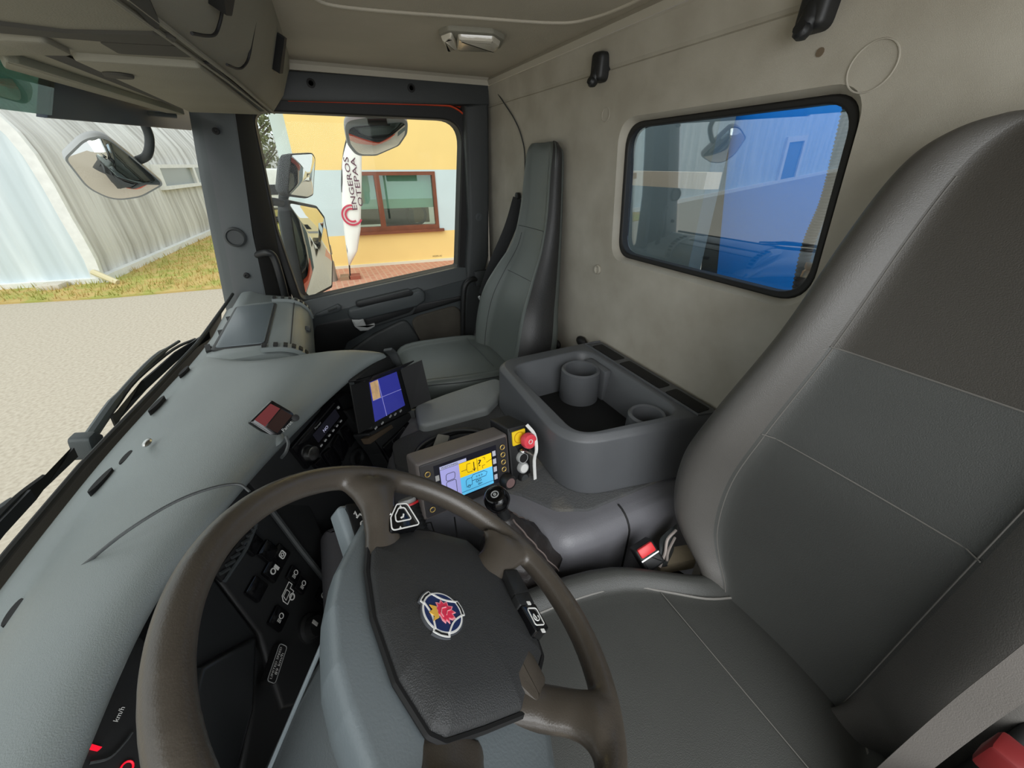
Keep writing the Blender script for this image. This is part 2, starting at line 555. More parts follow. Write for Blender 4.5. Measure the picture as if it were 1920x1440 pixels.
# orange red body edge seen in the door gap
bm = BM(); tube(bm, [DOOR.p(q[0], q[1], .016) for q in [(0.0022,0.1972),(0.2925,0.2036),(0.5414,0.2087),(0.6079,0.2029),(0.6564,0.1704),(0.6675,0.1182)]], .0035, 6, sm=5)
obj('painted_edge', bm, M['orange'], d)
bm = BM(); prism(bm, DOOR, [(-0.0966,0.1937),(0.7246,0.2044),(0.7238,0.1859),(0.6295,0.1858),(-0.1043,0.1664)], -.06, .010, .004); obj('upper_seal', bm, M['rubber'], d)

# inner door panel: waist shelf, skin, recessed lower field
bm = BM()
top = [(-0.1966,-0.5433),(-0.1153,-0.5052),(0.0612,-0.4849),(0.3238,-0.4567),(0.5778,-0.4272),(0.6404,-0.4358)]
shoulder = [(-0.1675,-0.5910),(-0.0864,-0.5618),(0.0605,-0.5458),(0.3406,-0.5190),(0.5958,-0.4833),(0.6373,-0.4904)]
skin = [(-0.1799,-0.6842),(-0.0442,-0.6695),(0.1239,-0.6448),(0.3545,-0.6129),(0.5984,-0.5695),(0.6325,-0.5738)]
low = [(-0.2174,-0.8374),(-0.0352,-0.8495),(0.1080,-0.8808),(0.3161,-0.9264),(0.5713,-0.9822),(0.6085,-0.9903)]
bot = [(q[0], -1.25) for q in low]
secs = []
for row, dep in ((top, 0.0), (top, .03), (shoulder, .05), (shoulder, .055), (skin, .045), (low, .02), (bot, .0)):
    secs.append([DOOR.p(q[0], q[1], dep) for q in row])
secs = [list(s) for s in secs]
grid(bm, secs)
door_skin = obj('door_skin', bm, M['grey'], d, smooth=35)
# dark mid field and the round edged lower field
bm = BM(); prism(bm, DOOR, rpoly([(-0.0988,-0.5968),(0.5991,-0.5587),(0.5977,-0.5804),(0.3009,-0.6267),(0.1466,-0.6538),(0.0172,-0.7068),(-0.0820,-0.8680),(-0.1574,-0.8509)], .03), .03, .052, .008)
obj('dark_field', bm, M['black'], d)
bm = BM(); prism(bm, DOOR, rpoly([(-0.0847,-0.9261),(-0.0186,-0.7683),(0.1417,-0.6825),(0.2926,-0.6308),(0.3394,-0.7358),(0.3610,-1.0337)], .04), .03, .057, .012, 4)
obj('lower_field', bm, M['dgrey'], d)
bm = BM(); prism(bm, DOOR, rpoly([(0.3049,-0.6354),(0.5451,-0.6039),(0.5857,-0.6747),(0.5647,-1.0829),(0.3610,-1.0337),(0.3529,-0.7817)], .05), .03, .054, .01, 4)
obj('speaker_field', bm, mat('worn_brown_carpet', (72, 68, 61), .9, .4, 300, .25, 12), d)
# armrest pull with a long recess
bm = BM()
prism(bm, DOOR, rpoly([(0.0489,-0.5467),(0.3691,-0.4943),(0.3925,-0.5124),(0.3877,-0.5535),(0.3463,-0.5744),(0.0838,-0.6047),(0.0452,-0.5887)], .02), .03, .085, .012, 4)
arm = obj('pull_handle', bm, M['grey'], d)
bm = BM(); prism(bm, DOOR, rpoly([(0.0887,-0.5175),(0.3192,-0.4911),(0.3376,-0.5033),(0.3307,-0.5178),(0.0958,-0.5406),(0.0832,-0.5340)], .01), .058, .0875, .002)
obj('recess', bm, M['black'], arm)
bm = BM(); prism(bm, DOOR, rpoly([(0.0554,-0.5953),(0.3350,-0.5623),(0.3511,-0.5777),(0.3232,-0.6138),(0.1479,-0.6460),(0.0799,-0.6509)], .015), .05, .068, .006)
obj('handle_bowl', bm, M['dgrey'], d)
bm = BM(); prism(bm, DOOR, rpoly([(0.0993,-0.5967),(0.3293,-0.5668),(0.3349,-0.5834),(0.3095,-0.6011),(0.1253,-0.6371),(0.1085,-0.6240)], .012), .06, .0695, .002)
obj('bowl_recess', bm, M['black'], d)
bm = BM(); prism(bm, DOOR, rpoly([(0.0532,-0.5950),(0.1025,-0.5921),(0.1094,-0.6320),(0.1491,-0.6250),(0.1441,-0.6401),(0.1128,-0.6536),(0.0799,-0.6509),(0.0609,-0.6270)], .006), .055, .085, .006, 4)
tag(obj('latch_handle', bm, M['silver'], d), 'pale silver door latch lever')
bm = BM(); prism(bm, DOOR, rpoly([(-0.0848,-0.5547),(0.0132,-0.5246),(0.0247,-0.5335),(0.0212,-0.5502),(0.0111,-0.5562),(-0.0839,-0.5695)], .008), .035, .060, .004)
sw = obj('switch_plate', bm, M['grey'], d)
bm = BM(); prism(bm, DOOR, rpoly([(-0.0319,-0.5404),(0.0074,-0.5312),(0.0054,-0.5407),(-0.0318,-0.5501)], .003), .06, .066, .002)
obj('window_switch', bm, M['dgrey'], sw)
# body of the door outside, painted orange red
bm = BM(); prism(bm, DOOR, [(-.35, -.54), (.66, -.46), (.68, -1.3), (-.35, -1.3)], -.12, -.07, .02, 4)
obj('outer_skin', bm, M['orange'], d)
bm = BM(); prism(bm, DOOR, [(-.15, .21), (.75, .17), (.75, .34), (-.15, .34)], -.12, -.065, .01, 3)
obj('outer_header', bm, M['orange'], d)
# grab handles
bm = BM(); tube(bm, [(1.8,0.228,-0.299), (1.76,0.191,-0.287), (1.76,0.172,-0.304), (1.76,0.169,-0.381), (1.78,0.175,-0.475), (1.8,0.185,-0.543)], .0135, 12, sm=6)
one('grab_handle', 'black grab handle beside the windscreen pillar, next to the door window', 'handle', bm, M['black'], 'grab handles')
bm = BM(); tube(bm, [(1.8,-0.661,-0.489), (1.77,-0.62,-0.478), (1.765,-0.587,-0.499), (1.765,-0.573,-0.552), (1.765,-0.562,-0.672), (1.77,-0.552,-0.853)], .0125, 12, sm=6)
one('grab_handle', 'black grab handle at the rear edge of the door beside the passenger seat', 'handle', bm, M['black'], 'grab handles')

# ---------------------------------------------------------------- windscreen
w2 = tag(thing('window_2', None, None, (.8, .4, -.43)), 'windscreen over the dashboard', None, None, 'structure')
base = [(-.3, .44), (.2, .45), (.54, .445), (.76, .432), (1.0, .40), (1.29, .365), (1.6, .352), (1.78, .345)]
def ws(x, z):
    for (x0, y0), (x1, y1) in zip(base, base[1:]):
        if x0 <= x <= x1:
            y = y0 + (y1 - y0) * (x - x0) / (x1 - x0); break
    else: y = base[-1][1]
    return Vector((x, y - (z + .43) * .14, z))
xs = [-.3 + 2.1 * i / 24 for i in range(25)]
bm = BM(); grid(bm, [[ws(x, z) for x in xs] for z in (-.46, -.25, -.05, .2)])
obj('pane', bm, M['clear'], w2, smooth=180)
bm = BM(); tube(bm, [ws(x, -.435) + Vector((0, .004, 0)) for x in xs], .0055, 8)
obj('rubber_seal', bm, M['rubber'], w2)

# ================================================================ OUTSIDE
G = -2.1
M['gravel'] = mat('pale_gravel_asphalt', (188, 179, 164), .95, .8, 60, rgb2=(168, 158, 143), vscale=30, spec=.1, thr=(.3, .62))
bm = BM(); box(bm, XY, (-12, -60, G - .2), (70, 60, G))
tag(obj('ground', bm, M['gravel'], smooth=0), 'pale gravelled yard outside', None, None, 'structure')
M['grass'] = mat('autumn_grass', (164, 164, 92), .95, .8, 40, rgb2=(190, 166, 108), vscale=3.2, spec=.1, thr=(.42, .6))
bm = BM()
gp = [(9.8, 8), (9.68, 5.3), (9.33, 3.7), (9.2, 1.85), (8.6, .9), (9.4, .52), (10.2, .35), (16, .2), (60, -1), (60, 6), (18.5, 3.5), (10.7, 4.25), (11, 8)]
fs = bm.faces.new([bm.verts.new((x, y, G + .03)) for x, y in gp])
ext = bmesh.ops.extrude_face_region(bm, geom=[fs])
for v in ext['geom']:
    if isinstance(v, bmesh.types.BMVert): v.co.z = G - .02
def inside(x, y, P):
    c = False
    for i in range(len(P)):
        (x0, y0), (x1, y1) = P[i - 1], P[i]
        if (y0 > y) != (y1 > y) and x < (x1 - x0) * (y - y0) / (y1 - y0) + x0: c = not c
    return c
for k in range(9000):
    x, y = 8.5 + 11 * rnd.random() ** 1.6, rnd.uniform(.2, 7)
    if not inside(x, y, gp): continue
    h = rnd.uniform(.05, .13); a = rnd.uniform(0, PI); w = .012
    dx, dy = math.cos(a) * w, math.sin(a) * w
    bm.faces.new([bm.verts.new(q) for q in ((x - dx, y - dy, G + .02), (x + dx, y + dy, G + .02), (x + rnd.uniform(-.06, .06), y + rnd.uniform(-.06, .06), G + .03 + h))])
one('grass', 'yellowing grass strip along the arched hangar', 'grass', bm, M['grass'], smooth=0)
bpy.data.objects['grass']['kind'] = 'stuff'
M['pave'] = brick('red_paving', (198, 142, 118), (186, 128, 106), (196, 156, 132), 2.2, .03)
bm = BM(); bm.faces.new([bm.verts.new((x, y, G + .012)) for x, y in ((7.9, .25), (9.9, .3), (9.25, -8), (7.2, -8))])
tag(obj('ground_paving', bm, M['pave'], smooth=0, solid=.03), 'red block paving in front of the yellow building', None, None, 'structure')

# ---- arched hangar
def corrugated(name, c1, c2, streak, sx=9.0, sy=.5, rib=2.1, thr=(.38, .62), along='x'):
    m = mat(name, c1, .75)
    nt = m.node_tree; b = nt.nodes['Principled BSDF']
    tc = nt.nodes.new('ShaderNodeTexCoord'); mp = nt.nodes.new('ShaderNodeMapping')
    mp.inputs['Scale'].default_value = (sx, sy, sy) if along == 'x' else (sy, sx, sy)
    n = nt.nodes.new('ShaderNodeTexNoise'); n.inputs['Scale'].default_value = 1.0; n.inputs['Detail'].default_value = 5
    r = nt.nodes.new('ShaderNodeValToRGB')
    r.color_ramp.elements[0].position, r.color_ramp.elements[1].position = thr
    r.color_ramp.elements[0].color = (*lin(c2), 1); r.color_ramp.elements[1].color = (*lin(c1), 1)
    nt.links.new(tc.outputs['Object'], mp.inputs[0]); nt.links.new(mp.outputs[0], n.inputs['Vector'])
    nt.links.new(n.outputs['Fac'], r.inputs['Fac']); nt.links.new(r.outputs[0], b.inputs['Base Color'])
    w = nt.nodes.new('ShaderNodeTexWave'); w.wave_type = 'BANDS'; w.bands_direction = 'X' if along == 'x' else 'Y'
    w.inputs['Scale'].default_value = rib
    nt.links.new(tc.outputs['Object'], w.inputs['Vector'])
    bp = nt.nodes.new('ShaderNodeBump'); bp.inputs['Strength'].default_value = streak; bp.inputs['Distance'].default_value = .06
    nt.links.new(w.outputs['Fac'], bp.inputs['Height']); nt.links.new(bp.outputs[0], b.inputs['Normal'])
    return m
GF = Frame((10.73,4.22,-2.1),(-0.12,-0.99,0),(0,0,1))
S_ = -GF.z
arc = [(0, 0), (.05, .48), (.04, .89), (.02, 1.22), (.01, 1.76), (-.03, 2.26), (-.11, 2.57), (-.21, 2.76), (-.6, 3.4), (-1.3, 4.1), (-2.6, 4.8), (-5, 5.4), (-9, 5.6)]
hg = thing('arched_hangar', 'long arched hangar with streaked grey metal side and pale blue front', 'hangar', tuple(GF.o))
bm = BM(); grid(bm, [[GF.p(a, b) + S_ * s for a, b in arc] for s in (0, 10, 20, 34)])
obj('side_cladding', bm, corrugated('streaked_metal', (216, 216, 212), (166, 164, 158), .35, 5.5, .35, thr=(.30, .60)), hg, smooth=60)
bm = BM(); prism(bm, GF, [(0, 0)] + arc[1:] + [(-26, 5.6), (-26, 0)], -.05, 0)
obj('front_wall', bm, corrugated('pale_cladding', (214, 224, 228), (196, 208, 213), .25, 4, .4, 1.6, along='y'), hg, smooth=0)
M['whitew'] = mat('white_painted', (232, 233, 230), .6, vary=.12)
bm = BM(); tube(bm, [GF.p(a, b, .04) for a, b in arc], 0, flat=(.09, .05), upv=GF.z); obj('edge_trim', bm, M['whitew'], hg, smooth=0)
bm = BM(); box(bm, GF, (-26, -.02, -.05), (.05, .12, .12)); obj('front_footing', bm, M['whitew'], hg, smooth=0)
bm = BM(); box(bm, GF, (.0, -.02, -34), (.16, .16, .1)); obj('side_footing', bm, M['whitew'], hg, smooth=0)
for (s0, s1) in ((4.3, 6.9), (6.9, 9.5), (9.5, 12.1)):
    bm = BM()
    o = [GF.p(.03, 1.5) + S_ * s0, GF.p(.03, 1.5) + S_ * s1]
    WF = Frame(o[0], S_, (0, 0, 1))
    ww = s1 - s0
    ringplate(bm, WF, [(0, 0), (ww, 0), (ww, .62), (0, .62)], [(.09, .09), (ww - .09, .09), (ww - .09, .53), (.09, .53)], -.05, .12)
    f = obj('window_frame', bm, M['whitew'], hg, smooth=0)
    bm = BM(); box(bm, WF, (.05, .05, 0), (ww - .05, .57, .03)); obj('pane', bm, mat('old_window', (150, 158, 158), .2), f, smooth=0)
bm = BM(); ringplate(bm, GF, [(-14.2, 0), (-12.6, 0), (-12.6, 1.7), (-14.2, 1.7)], [(-14.0, .1), (-12.8, .1), (-12.8, 1.5), (-14.0, 1.5)], 0, .1)
f = obj('hangar_door', bm, M['whitew'], hg, smooth=0)
bm = BM(); box(bm, GF, (-14, .1, 0), (-12.8, 1.5, .03)); obj('door_leaf', bm, mat('blue_grey_door', (120, 140, 160), .5), f, smooth=0)
bm = BM(); tube(bm, [GF.p(.02, .25, .12), GF.p(.45, .06, .35)], .055, 8)
one('timber_post', 'short pale timber leaning at the hangar corner', 'timber', bm, mat('pale_timber', (205, 195, 160), .8))
bm = BM(); box(bm, GF, (-.78, .0, .12), (-.42, .12, .45), bevel=.03)
one('stone_block', 'pale stone lying at the foot of the hangar front', 'stone', bm, mat('pale_stone', (200, 192, 178), .9))

# ---- yellow building
FF = Frame((9.85,0.13,-2.1),(-0.08,-0.997,0),(0,0,1))
yb = thing('yellow_building', 'yellow rendered building with pale blue band and brown framed window', 'building', tuple(FF.o))
M['yellow'] = mat('yellow_render', (247, 214, 140), .9, .2, 40, .05, 2)
M['band'] = mat('pale_blue_render', (205, 220, 224), .9, .2, 40, .05, 2)
bt = sorted([(0.0462,2.0238),(3.3025,2.0139)], key=lambda q: q[0]); bb = sorted([(0.6074,0.8524),(3.2045,0.6287)], key=lambda q: q[0])
zt = bt[1][1]; zb = (bb[0][1] + bb[1][1]) / 2
wl = [(1.2135,1.9810),(2.7535,1.9740),(2.7097,0.7740),(1.0018,0.8221)]
wx0, wx1, wz0, wz1 = -.02 + wl[0][0] - .35, wl[1][0] + .02, (wl[2][1] + wl[3][1]) / 2, wl[0][1]
def wallbox(name, z0, z1, m):
    bm = BM()
    if z0 < wz1 and z1 > wz0:
        a0, a1 = max(z0, wz0), min(z1, wz1)
        box(bm, FF, (0, z0, -.3), (wx0, z1, 0)); box(bm, FF, (wx1, z0, -.3), (18, z1, 0))
        if z0 < a0: box(bm, FF, (wx0, z0, -.3), (wx1, a0, 0))
        if z1 > a1: box(bm, FF, (wx0, a1, -.3), (wx1, z1, 0))
    else: box(bm, FF, (0, z0, -.3), (18, z1, 0))
    obj(name, bm, m, yb, smooth=0)
wallbox('upper_wall', zt, 5.2, M['yellow'])
wallbox('blue_band', zb, zt, M['band'])
wallbox('lower_wall', .1, zb, M['yellow'])
bm = BM(); box(bm, FF, (0, 0, -.3), (18, .1, .03)); obj('plinth', bm, mat('pale_plinth', (222, 216, 196), .9), yb, smooth=0)
bm = BM(); box(bm, FF, (-.34, 0, -1.6), (0, 5.2, -.75)); obj('annex_wall', bm, M['band'], yb, smooth=0)
M['brown'] = mat('brown_window_wood', (128, 70, 45), .5, vary=.2)
bm = BM()
ringplate(bm, FF, [(wx0, wz0), (wx1, wz0), (wx1, wz1), (wx0, wz1)], [(wx0 + .07, wz0 + .09), (wx1 - .07, wz0 + .09), (wx1 - .07, wz1 - .07), (wx0 + .07, wz1 - .07)], -.12, .02)
mu = [(1.5360,1.9795),(1.4946,0.8886)]
mx_ = (mu[0][0] + mu[1][0]) / 2
box(bm, FF, (mx_ - .055, wz0 + .05, -.12), (mx_ + .055, wz1 - .05, .025))
wf = obj('window_frame', bm, M['brown'], yb, smooth=0)
bm = BM(); box(bm, FF, (wx0 - .08, wz0 - .06, -.1), (wx1 + .1, wz0 + .0, .09)); obj('sill', bm, M['brown'], wf, smooth=0)
zbl = [(2.0397,1.2471)][0][1]
bm = BM(); box(bm, FF, (wx0 + .05, zbl, -.16), (wx1 - .05, wz1 - .05, -.14)); obj('roller_blind', bm, mat('mint_blind', (176, 214, 198), .8), wf, smooth=0)
bm = BM(); box(bm, FF, (wx0 + .05, wz0 + .05, -.085), (wx1 - .05, wz1 - .05, -.08)); obj('pane', bm, glass('house_glass', (225, 235, 230), .12), wf, smooth=0)
bm = BM(); box(bm, FF, (wx0, wz0, -1.3), (wx1, wz1, -1.25)); obj('room_back', bm, mat('dim_room', (96, 84, 62), .9), wf, smooth=0)
bm = BM(); box(bm, FF, (mx_ + .1, wz0, -.8), (mx_ + .75, wz0 + .38, -.4)); obj('desk_box', bm, M['black'], wf, smooth=0)
bm = BM(); tube(bm, [FF.p(wx1 - .45 + .22 * math.cos(a), wz0 + .28 + .22 * math.sin(a), -.4) for a in [2 * PI * i / 20 for i in range(20)]], .035, 6, closed=True); obj('tyre_on_display', bm, M['dark'], wf)
for a0 in (9.2, 13.0):
    bm = BM(); ringplate(bm, FF, [(a0, wz0), (a0 + 2, wz0), (a0 + 2, wz1), (a0, wz1)], [(a0 + .07, wz0 + .09), (a0 + 1.93, wz0 + .09), (a0 + 1.93, wz1 - .07), (a0 + .07, wz1 - .07)], -.01, .03)
    f2 = obj('window_frame', bm, M['brown'], yb, smooth=0)
    bm = BM(); box(bm, FF, (a0 + .05, wz0 + .05, .002), (a0 + 1.95, wz1 - .05, .012)); obj('pane', bm, mat('dark_pane', (50, 58, 60), .1), f2, smooth=0)
# small lettering plates on the wall
M['ink'] = mat('dark_print', (60, 52, 44), .7)
c = [(2.6641,0.1639),(2.9871,0.0513)]
text('wall_print', 'MOPA A3', FF.off(c[0][0], c[0][1], .003), .22, M['ink'], yb)
text('wall_print', 'M21', FF.off(c[1][0], c[1][1], .003), .12, M['ink'], yb)

# ---- feather flag
FL = Frame((8.74,-0.38,-2.1),(-0.08,-0.997,0),(0,0,1))
fl = thing('feather_flag', 'white feather flag with maroon lettering in front of the yellow building', 'flag', tuple(FL.o))
lft = [(0.7506,2.9049),(0.5952,2.7433),(0.4402,2.4994),(0.3047,2.1833),(0.2165,1.8385),(0.1530,1.4788),(0.0963,1.0051),(0.0663,0.6045),(0.0515,0.3222)]
rgt = [(0.8173,2.8759),(0.7557,2.6838),(0.6930,2.4378),(0.6378,2.1845),(0.5742,1.8345),(0.4982,1.4694),(0.4009,0.9905),(0.2665,0.5914),(0.0717,0.3206)]
bm = BM()
secs = []
for a, b in zip(lft, rgt):
    secs.append([FL.p(a[0] * (1 - t) + b[0] * t, a[1] * (1 - t) + b[1] * t, .03 * math.sin(t * PI) + .012 * math.sin(a[1] * 9 + t * 4)) for t in [i / 6 for i in range(7)]])
grid(bm, secs)
obj('flag_cloth', bm, mat('white_flag_cloth', (240, 238, 234), .8), fl, smooth=180, solid=.006)
TF = Frame(FL.o, (0, 0, 1), (.08, .997, 0))
M['maroon'] = mat('maroon_print', (88, 44, 62), .8)
M['rose'] = mat('rose_print', (196, 62, 86), .8)
p1 = [(0.3666,1.7923),(0.4852,1.8176),(0.2926,1.2582)]
k = [(0.2781,1.3348),(0.4554,2.2515)]
hgt = abs(k[1][1] - k[0][1])
for body, c, wd in (('ENGEROS', p1[0], hgt), ('OTEPAA', p1[1], hgt * .93)):
    text('lettering', body, Frame(FL.p(c[0], c[1], .056), (0, 0, 1), (.08, .997, 0)), wd * .96, M['maroon'], fl, h=.09, bold=.008)
bm = BM()
for rr, a0, a1 in ((.175, -100, 160), (.115, -110, 130)):
    tube(bm, [FL.p(p1[2][0] - .0 + rr * math.cos(R(a)), p1[2][1] + rr * math.sin(R(a)), .05) for a in range(a0 + 180, a1 + 180, 12)], 0, flat=(.017, .004), upv=FL.z)
obj('ring_emblem', bm, M['rose'], fl, smooth=0)
bm = BM(); tube(bm, [FL.p(q[0], q[1], -.005) for q in [(0.0154,-0.0236),(0.0616,0.3214),(0.0962,0.8064),(0.1441,1.2921),(0.2079,1.7499),(0.3138,2.1834),(0.4402,2.4994),(0.5952,2.7433),(0.7535,2.9205)]], .014, 8, sm=4); obj('pole', bm, M['black'], fl)
fb = [(-0.1545,-0.0410),(0.0111,-0.0455),(0.0317,-0.0474),(0.2312,-0.0549)]
bm = BM(); box(bm, FL, (fb[0][0], .0, -.18), (fb[1][0], .11, .1)); obj('base_block', bm, mat('brown_block', (150, 120, 96), .9), fl, smooth=0)
bm = BM(); box(bm, FL, (fb[2][0], .0, -.18), (fb[3][0], .11, .1)); obj('base_block', bm, mat('red_brown_block', (150, 84, 66), .9), fl, smooth=0)

# ---- litter bin
bn = thing('litter_bin', 'grey metal litter bin by the wall behind the large mirror', 'bin', (8.534,-0.047,-2.1))
bf = Frame((8.761,-0.04,-2.1), (1, 0, 0), (0, 1, 0))
bm = BM(); lathe(bm, bf, [(.13, 0), (.13, .42), (.11, .43), (0, .43)], 20); obj('bin_body', bm, mat('galvanised', (160, 158, 152), .4, metal=.6), bn)
bm = BM(); lathe(bm, bf, [(.135, .56), (.135, .72), (.1, .76), (0, .76)], 20); obj('bin_hood', bm, mat('galvanised_hood', (176, 172, 166), .4, metal=.5), bn)
bm = BM(); lathe(bm, bf, [(.10, .42), (.10, .57)], 16); obj('bin_opening', bm, M['dark'], bn)

# ---- things in the gap between hangar and building
vn = thing('white_van', 'white van parked on the grass beyond the large side mirror', 'van', (20, 1.1, G))
VF = Frame((20.0, 2.4, G), (0, -1, 0), (0, 0, 1))
bm = BM(); prism(bm, VF, rpoly([(.2, .55), (1.9, .55), (1.9, 1.98), (.1, 1.98), (0, 1.5)], .15), -2.0, 0, .08)
obj('van_body', bm, M['whitew'], vn)
bm = BM(); prism(bm, VF, rpoly([(.35, 1.05), (1.6, 1.05), (1.6, 1.42), (.35, 1.42)], .05), 0, .02); obj('van_window', bm, M['gloss'], vn)
for a in (.5, 1.5):
    bm = BM(); lathe(bm, VF.off(a, .38, -.1), [(.38, -.1), (.38, .1), (.2, .12), (0, .12)], 20); obj('wheel', bm, M['dark'], vn)
def tree(x, y, h, lab, sd):
    r_ = random.Random(sd)
    t = thing('tree', lab, 'tree', (x, y, G), 'trees behind the yard')
    bm = BM(); tube(bm, [(x, y, G - .1), (x + .1, y, G + h * .4), (x, y + .2, G + h * .8)], [.22, .15, .05], 8, sm=4)
    for k in range(16):
        a = r_.uniform(0, 2 * PI); z0 = G + h * r_.uniform(.3, .75)
        tube(bm, [(x, y + .1, z0), (x + math.cos(a) * h * .14, y + math.sin(a) * h * .14, z0 + h * .12), (x + math.cos(a) * h * .25, y + math.sin(a) * h * .25, z0 + h * .22)], [.05, .03, .01], 5)
    obj('trunk', bm, mat('bark', (96, 88, 74), .9), t)
    bm = BM()
    for k in range(1500):
        a = r_.uniform(0, 2 * PI); q = r_.random() ** .6; zz = r_.uniform(.25, 1.0)
        rad = h * .3 * q * (1.1 - abs(zz - .6))
        c = Vector((x + math.cos(a) * rad, y + math.sin(a) * rad, G + h * zz))
        s = .10 * h / 6
        u = Vector((r_.uniform(-1, 1), r_.uniform(-1, 1), r_.uniform(-1, 1))) * s; w = Vector((r_.uniform(-1, 1), r_.uniform(-1, 1), r_.uniform(-1, 1))) * s
        bm.faces.new([bm.verts.new(c - u), bm.verts.new(c + w), bm.verts.new(c + u), bm.verts.new(c - w)])
    obj('leaves', bm, mat('olive_leaves', (118, 122, 84), .9, vary=.4, vscale=3), t, smooth=0)
tree(26, 1.75, 6.0, 'thin leafed tree seen between windscreen pillar and yellow building', 3)
tree(31, 3.4, 7.0, 'larger tree further back beyond the end of the hangar', 5)
bm = BM(); tube(bm, [Vector((19.6, 1.42, G + .14)) + Vector((.3 * math.cos(a), .3 * math.sin(a), 0)) for a in [2 * PI * i / 20 for i in range(20)]], .11, 8, closed=True)
one('old_tyre', 'old tyre lying on the grass beside the mirror arm', 'tyre', bm, M['dark'])

# ---- second building and cars that the side mirror shows
pb = thing('cream_building', 'long cream building behind the truck, seen in the side mirror', 'building', (9, -34, G))
PF = Frame((-6, -30, G), (1, 0, 0), (0, 0, 1)).off()
PF = Frame((20, -30, G), (-1, 0, 0), (0, 0, 1))
bm = BM(); box(bm, PF, (0, 0, -1), (34, 5.5, 0)); obj('wall', bm, mat('cream_render', (228, 212, 170), .9), pb, smooth=0)
for k in range(9):
    bm = BM(); box(bm, PF, (1 + k * 3.7, 2.9, 0), (3.2 + k * 3.7, 4.0, .05)); obj('window', bm, M['gloss'], pb, smooth=0)
bm = BM(); box(bm, PF, (0, 1.9, 0), (34, 2.4, .04)); obj('sign_band', bm, mat('grey_band', (150, 150, 148), .8), pb, smooth=0)

M['carglass'] = mat('car_glass', (40, 46, 50), .08)
def car(x, y, m, lab):
    c = thing('parked_car', lab, 'car', (x, y, G), 'cars parked behind the truck')
    f = Frame((x - .8, y, G), (0, 1, 0), (0, 0, 1))
    bm = BM(); prism(bm, f, rpoly([(-2.0, .3), (2.0, .3), (2.0, .78), (1.1, .92), (.5, 1.36), (-1.0, 1.36), (-1.7, .95), (-2.0, .9)], .12), 0, 1.6, .1); obj('car_body', bm, m, c)
    bm = BM(); prism(bm, f, rpoly([(1.0, .92), (.47, 1.28), (-.95, 1.28), (-1.5, .94)], .06), -.01, 1.61); obj('side_window', bm, M['carglass'], c, smooth=0)
    for a in (-1.25, 1.25):
        for z in (.0, 1.6):
            bm = BM(); lathe(bm, f.off(a, .32, z - .08), [(.31, 0), (.31, .16), (.2, .17), (0, .17)], 18); obj('wheel', bm, M['dark'], c)
car(4.6, -13.5, M['whitew'], 'white car parked behind the truck, shown in the large side mirror')
car(7.0, -13.0, mat('dark_car_paint', (34, 38, 46), .2), 'dark car parked nearest the yellow building, shown in the large side mirror')
car(3.0, -20.0, mat('silver_car_paint', (170, 172, 174), .25, metal=.5), 'silver car parked farthest back, shown in the large side mirror')

# ================================================================ MIRRORS, VISOR, WIPERS
mm = thing('side_mirror', 'large upright side mirror in black housing outside the passenger window', 'mirror', (2.15, .05, -.4))
MF = Frame((2.12,0.056,-0.338),(0.8,-0.6,0),(0.012,0.016,1))
gl = rpoly([(-0.0491,0.1947),(0.1219,0.1586),(0.1591,0.1100),(0.1417,-0.0901),(0.0916,-0.2000),(-0.0811,-0.2078),(-0.1043,-0.1806),(-0.0754,0.0474)], .015, 4)
def housing(fr, poly, depth, c):
    bm = BM(); N = len(poly); rings = []
    cx = sum(q[0] for q in poly) / N; cy = sum(q[1] for q in poly) / N
    for k, z in ((1.06, .004), (1.08, -.01), (1.04, -depth * .5), (.8, -depth * .85), (.4, -depth)):
        rings.append([bm.verts.new(fr.p(cx + (q[0] - cx) * k + (c * (1.08 - k)), cy + (q[1] - cy) * k, z)) for q in poly])
    for a, b in zip(rings, rings[1:]):
        for i in range(N): bm.faces.new((a[i - 1], a[i], b[i], b[i - 1]))
    bm.faces.new(rings[-1]); bm.faces.new(rings[0][::-1])
    return bm
def bulged(fr, poly, h, z0=.005, n=5):
    """convex mirror glass"""
    bm = BM(); N = len(poly)
    cx = sum(q[0] for q in poly) / N; cy = sum(q[1] for q in poly) / N
    rings = [[bm.verts.new(fr.p(cx + (q[0] - cx) * k / n, cy + (q[1] - cy) * k / n, z0 + h * (1 - (k / n) ** 2))) for q in poly] for k in range(n, 0, -1)]
    for a, b in zip(rings, rings[1:]):
        for i in range(N): bm.faces.new((a[i - 1], a[i], b[i], b[i - 1]))
    c = bm.verts.new(fr.p(cx, cy, z0 + h))
    for i in range(N): bm.faces.new((rings[-1][i - 1], rings[-1][i], c))
    return bm
obj('housing', housing(MF, gl, .10, -.0), M['black'], mm, smooth=60)
obj('mirror_glass', bulged(MF, gl, .022), M['mirror'], mm, smooth=180)
bm = BM(); tube(bm, [(2,0.168,-0.129), (2.06,0.125,-0.138), (2.16,0.109,-0.172), (2.2,0.137,-0.357)], .016, 10, sm=5); tube(bm, [(2.15,0.11,-0.128), (2.2,0.152,-0.356), (2.12,0.153,-0.568), (2.05,0.18,-0.64)], .015, 10, sm=5)
obj('mirror_arm', bm, M['black'], mm)
wm = thing('wide_angle_mirror', 'small upper wide angle mirror above the large side mirror', 'mirror', (2.12, .03, -.04))
WMF = Frame((2.12,0.028,-0.041),(0.783,-0.622,0),(0.012,0.016,1))
gl = rpoly([(-0.0100,0.0779),(0.1242,0.0846),(0.1339,0.0639),(0.0631,-0.0740),(0.0236,-0.0826),(-0.0920,-0.0652)], .018, 4)
obj('housing', housing(WMF, gl, .09, -.01), M['black'], wm, smooth=60)
obj('mirror_glass', bulged(WMF, gl, .02), M['mirror'], wm, smooth=180)
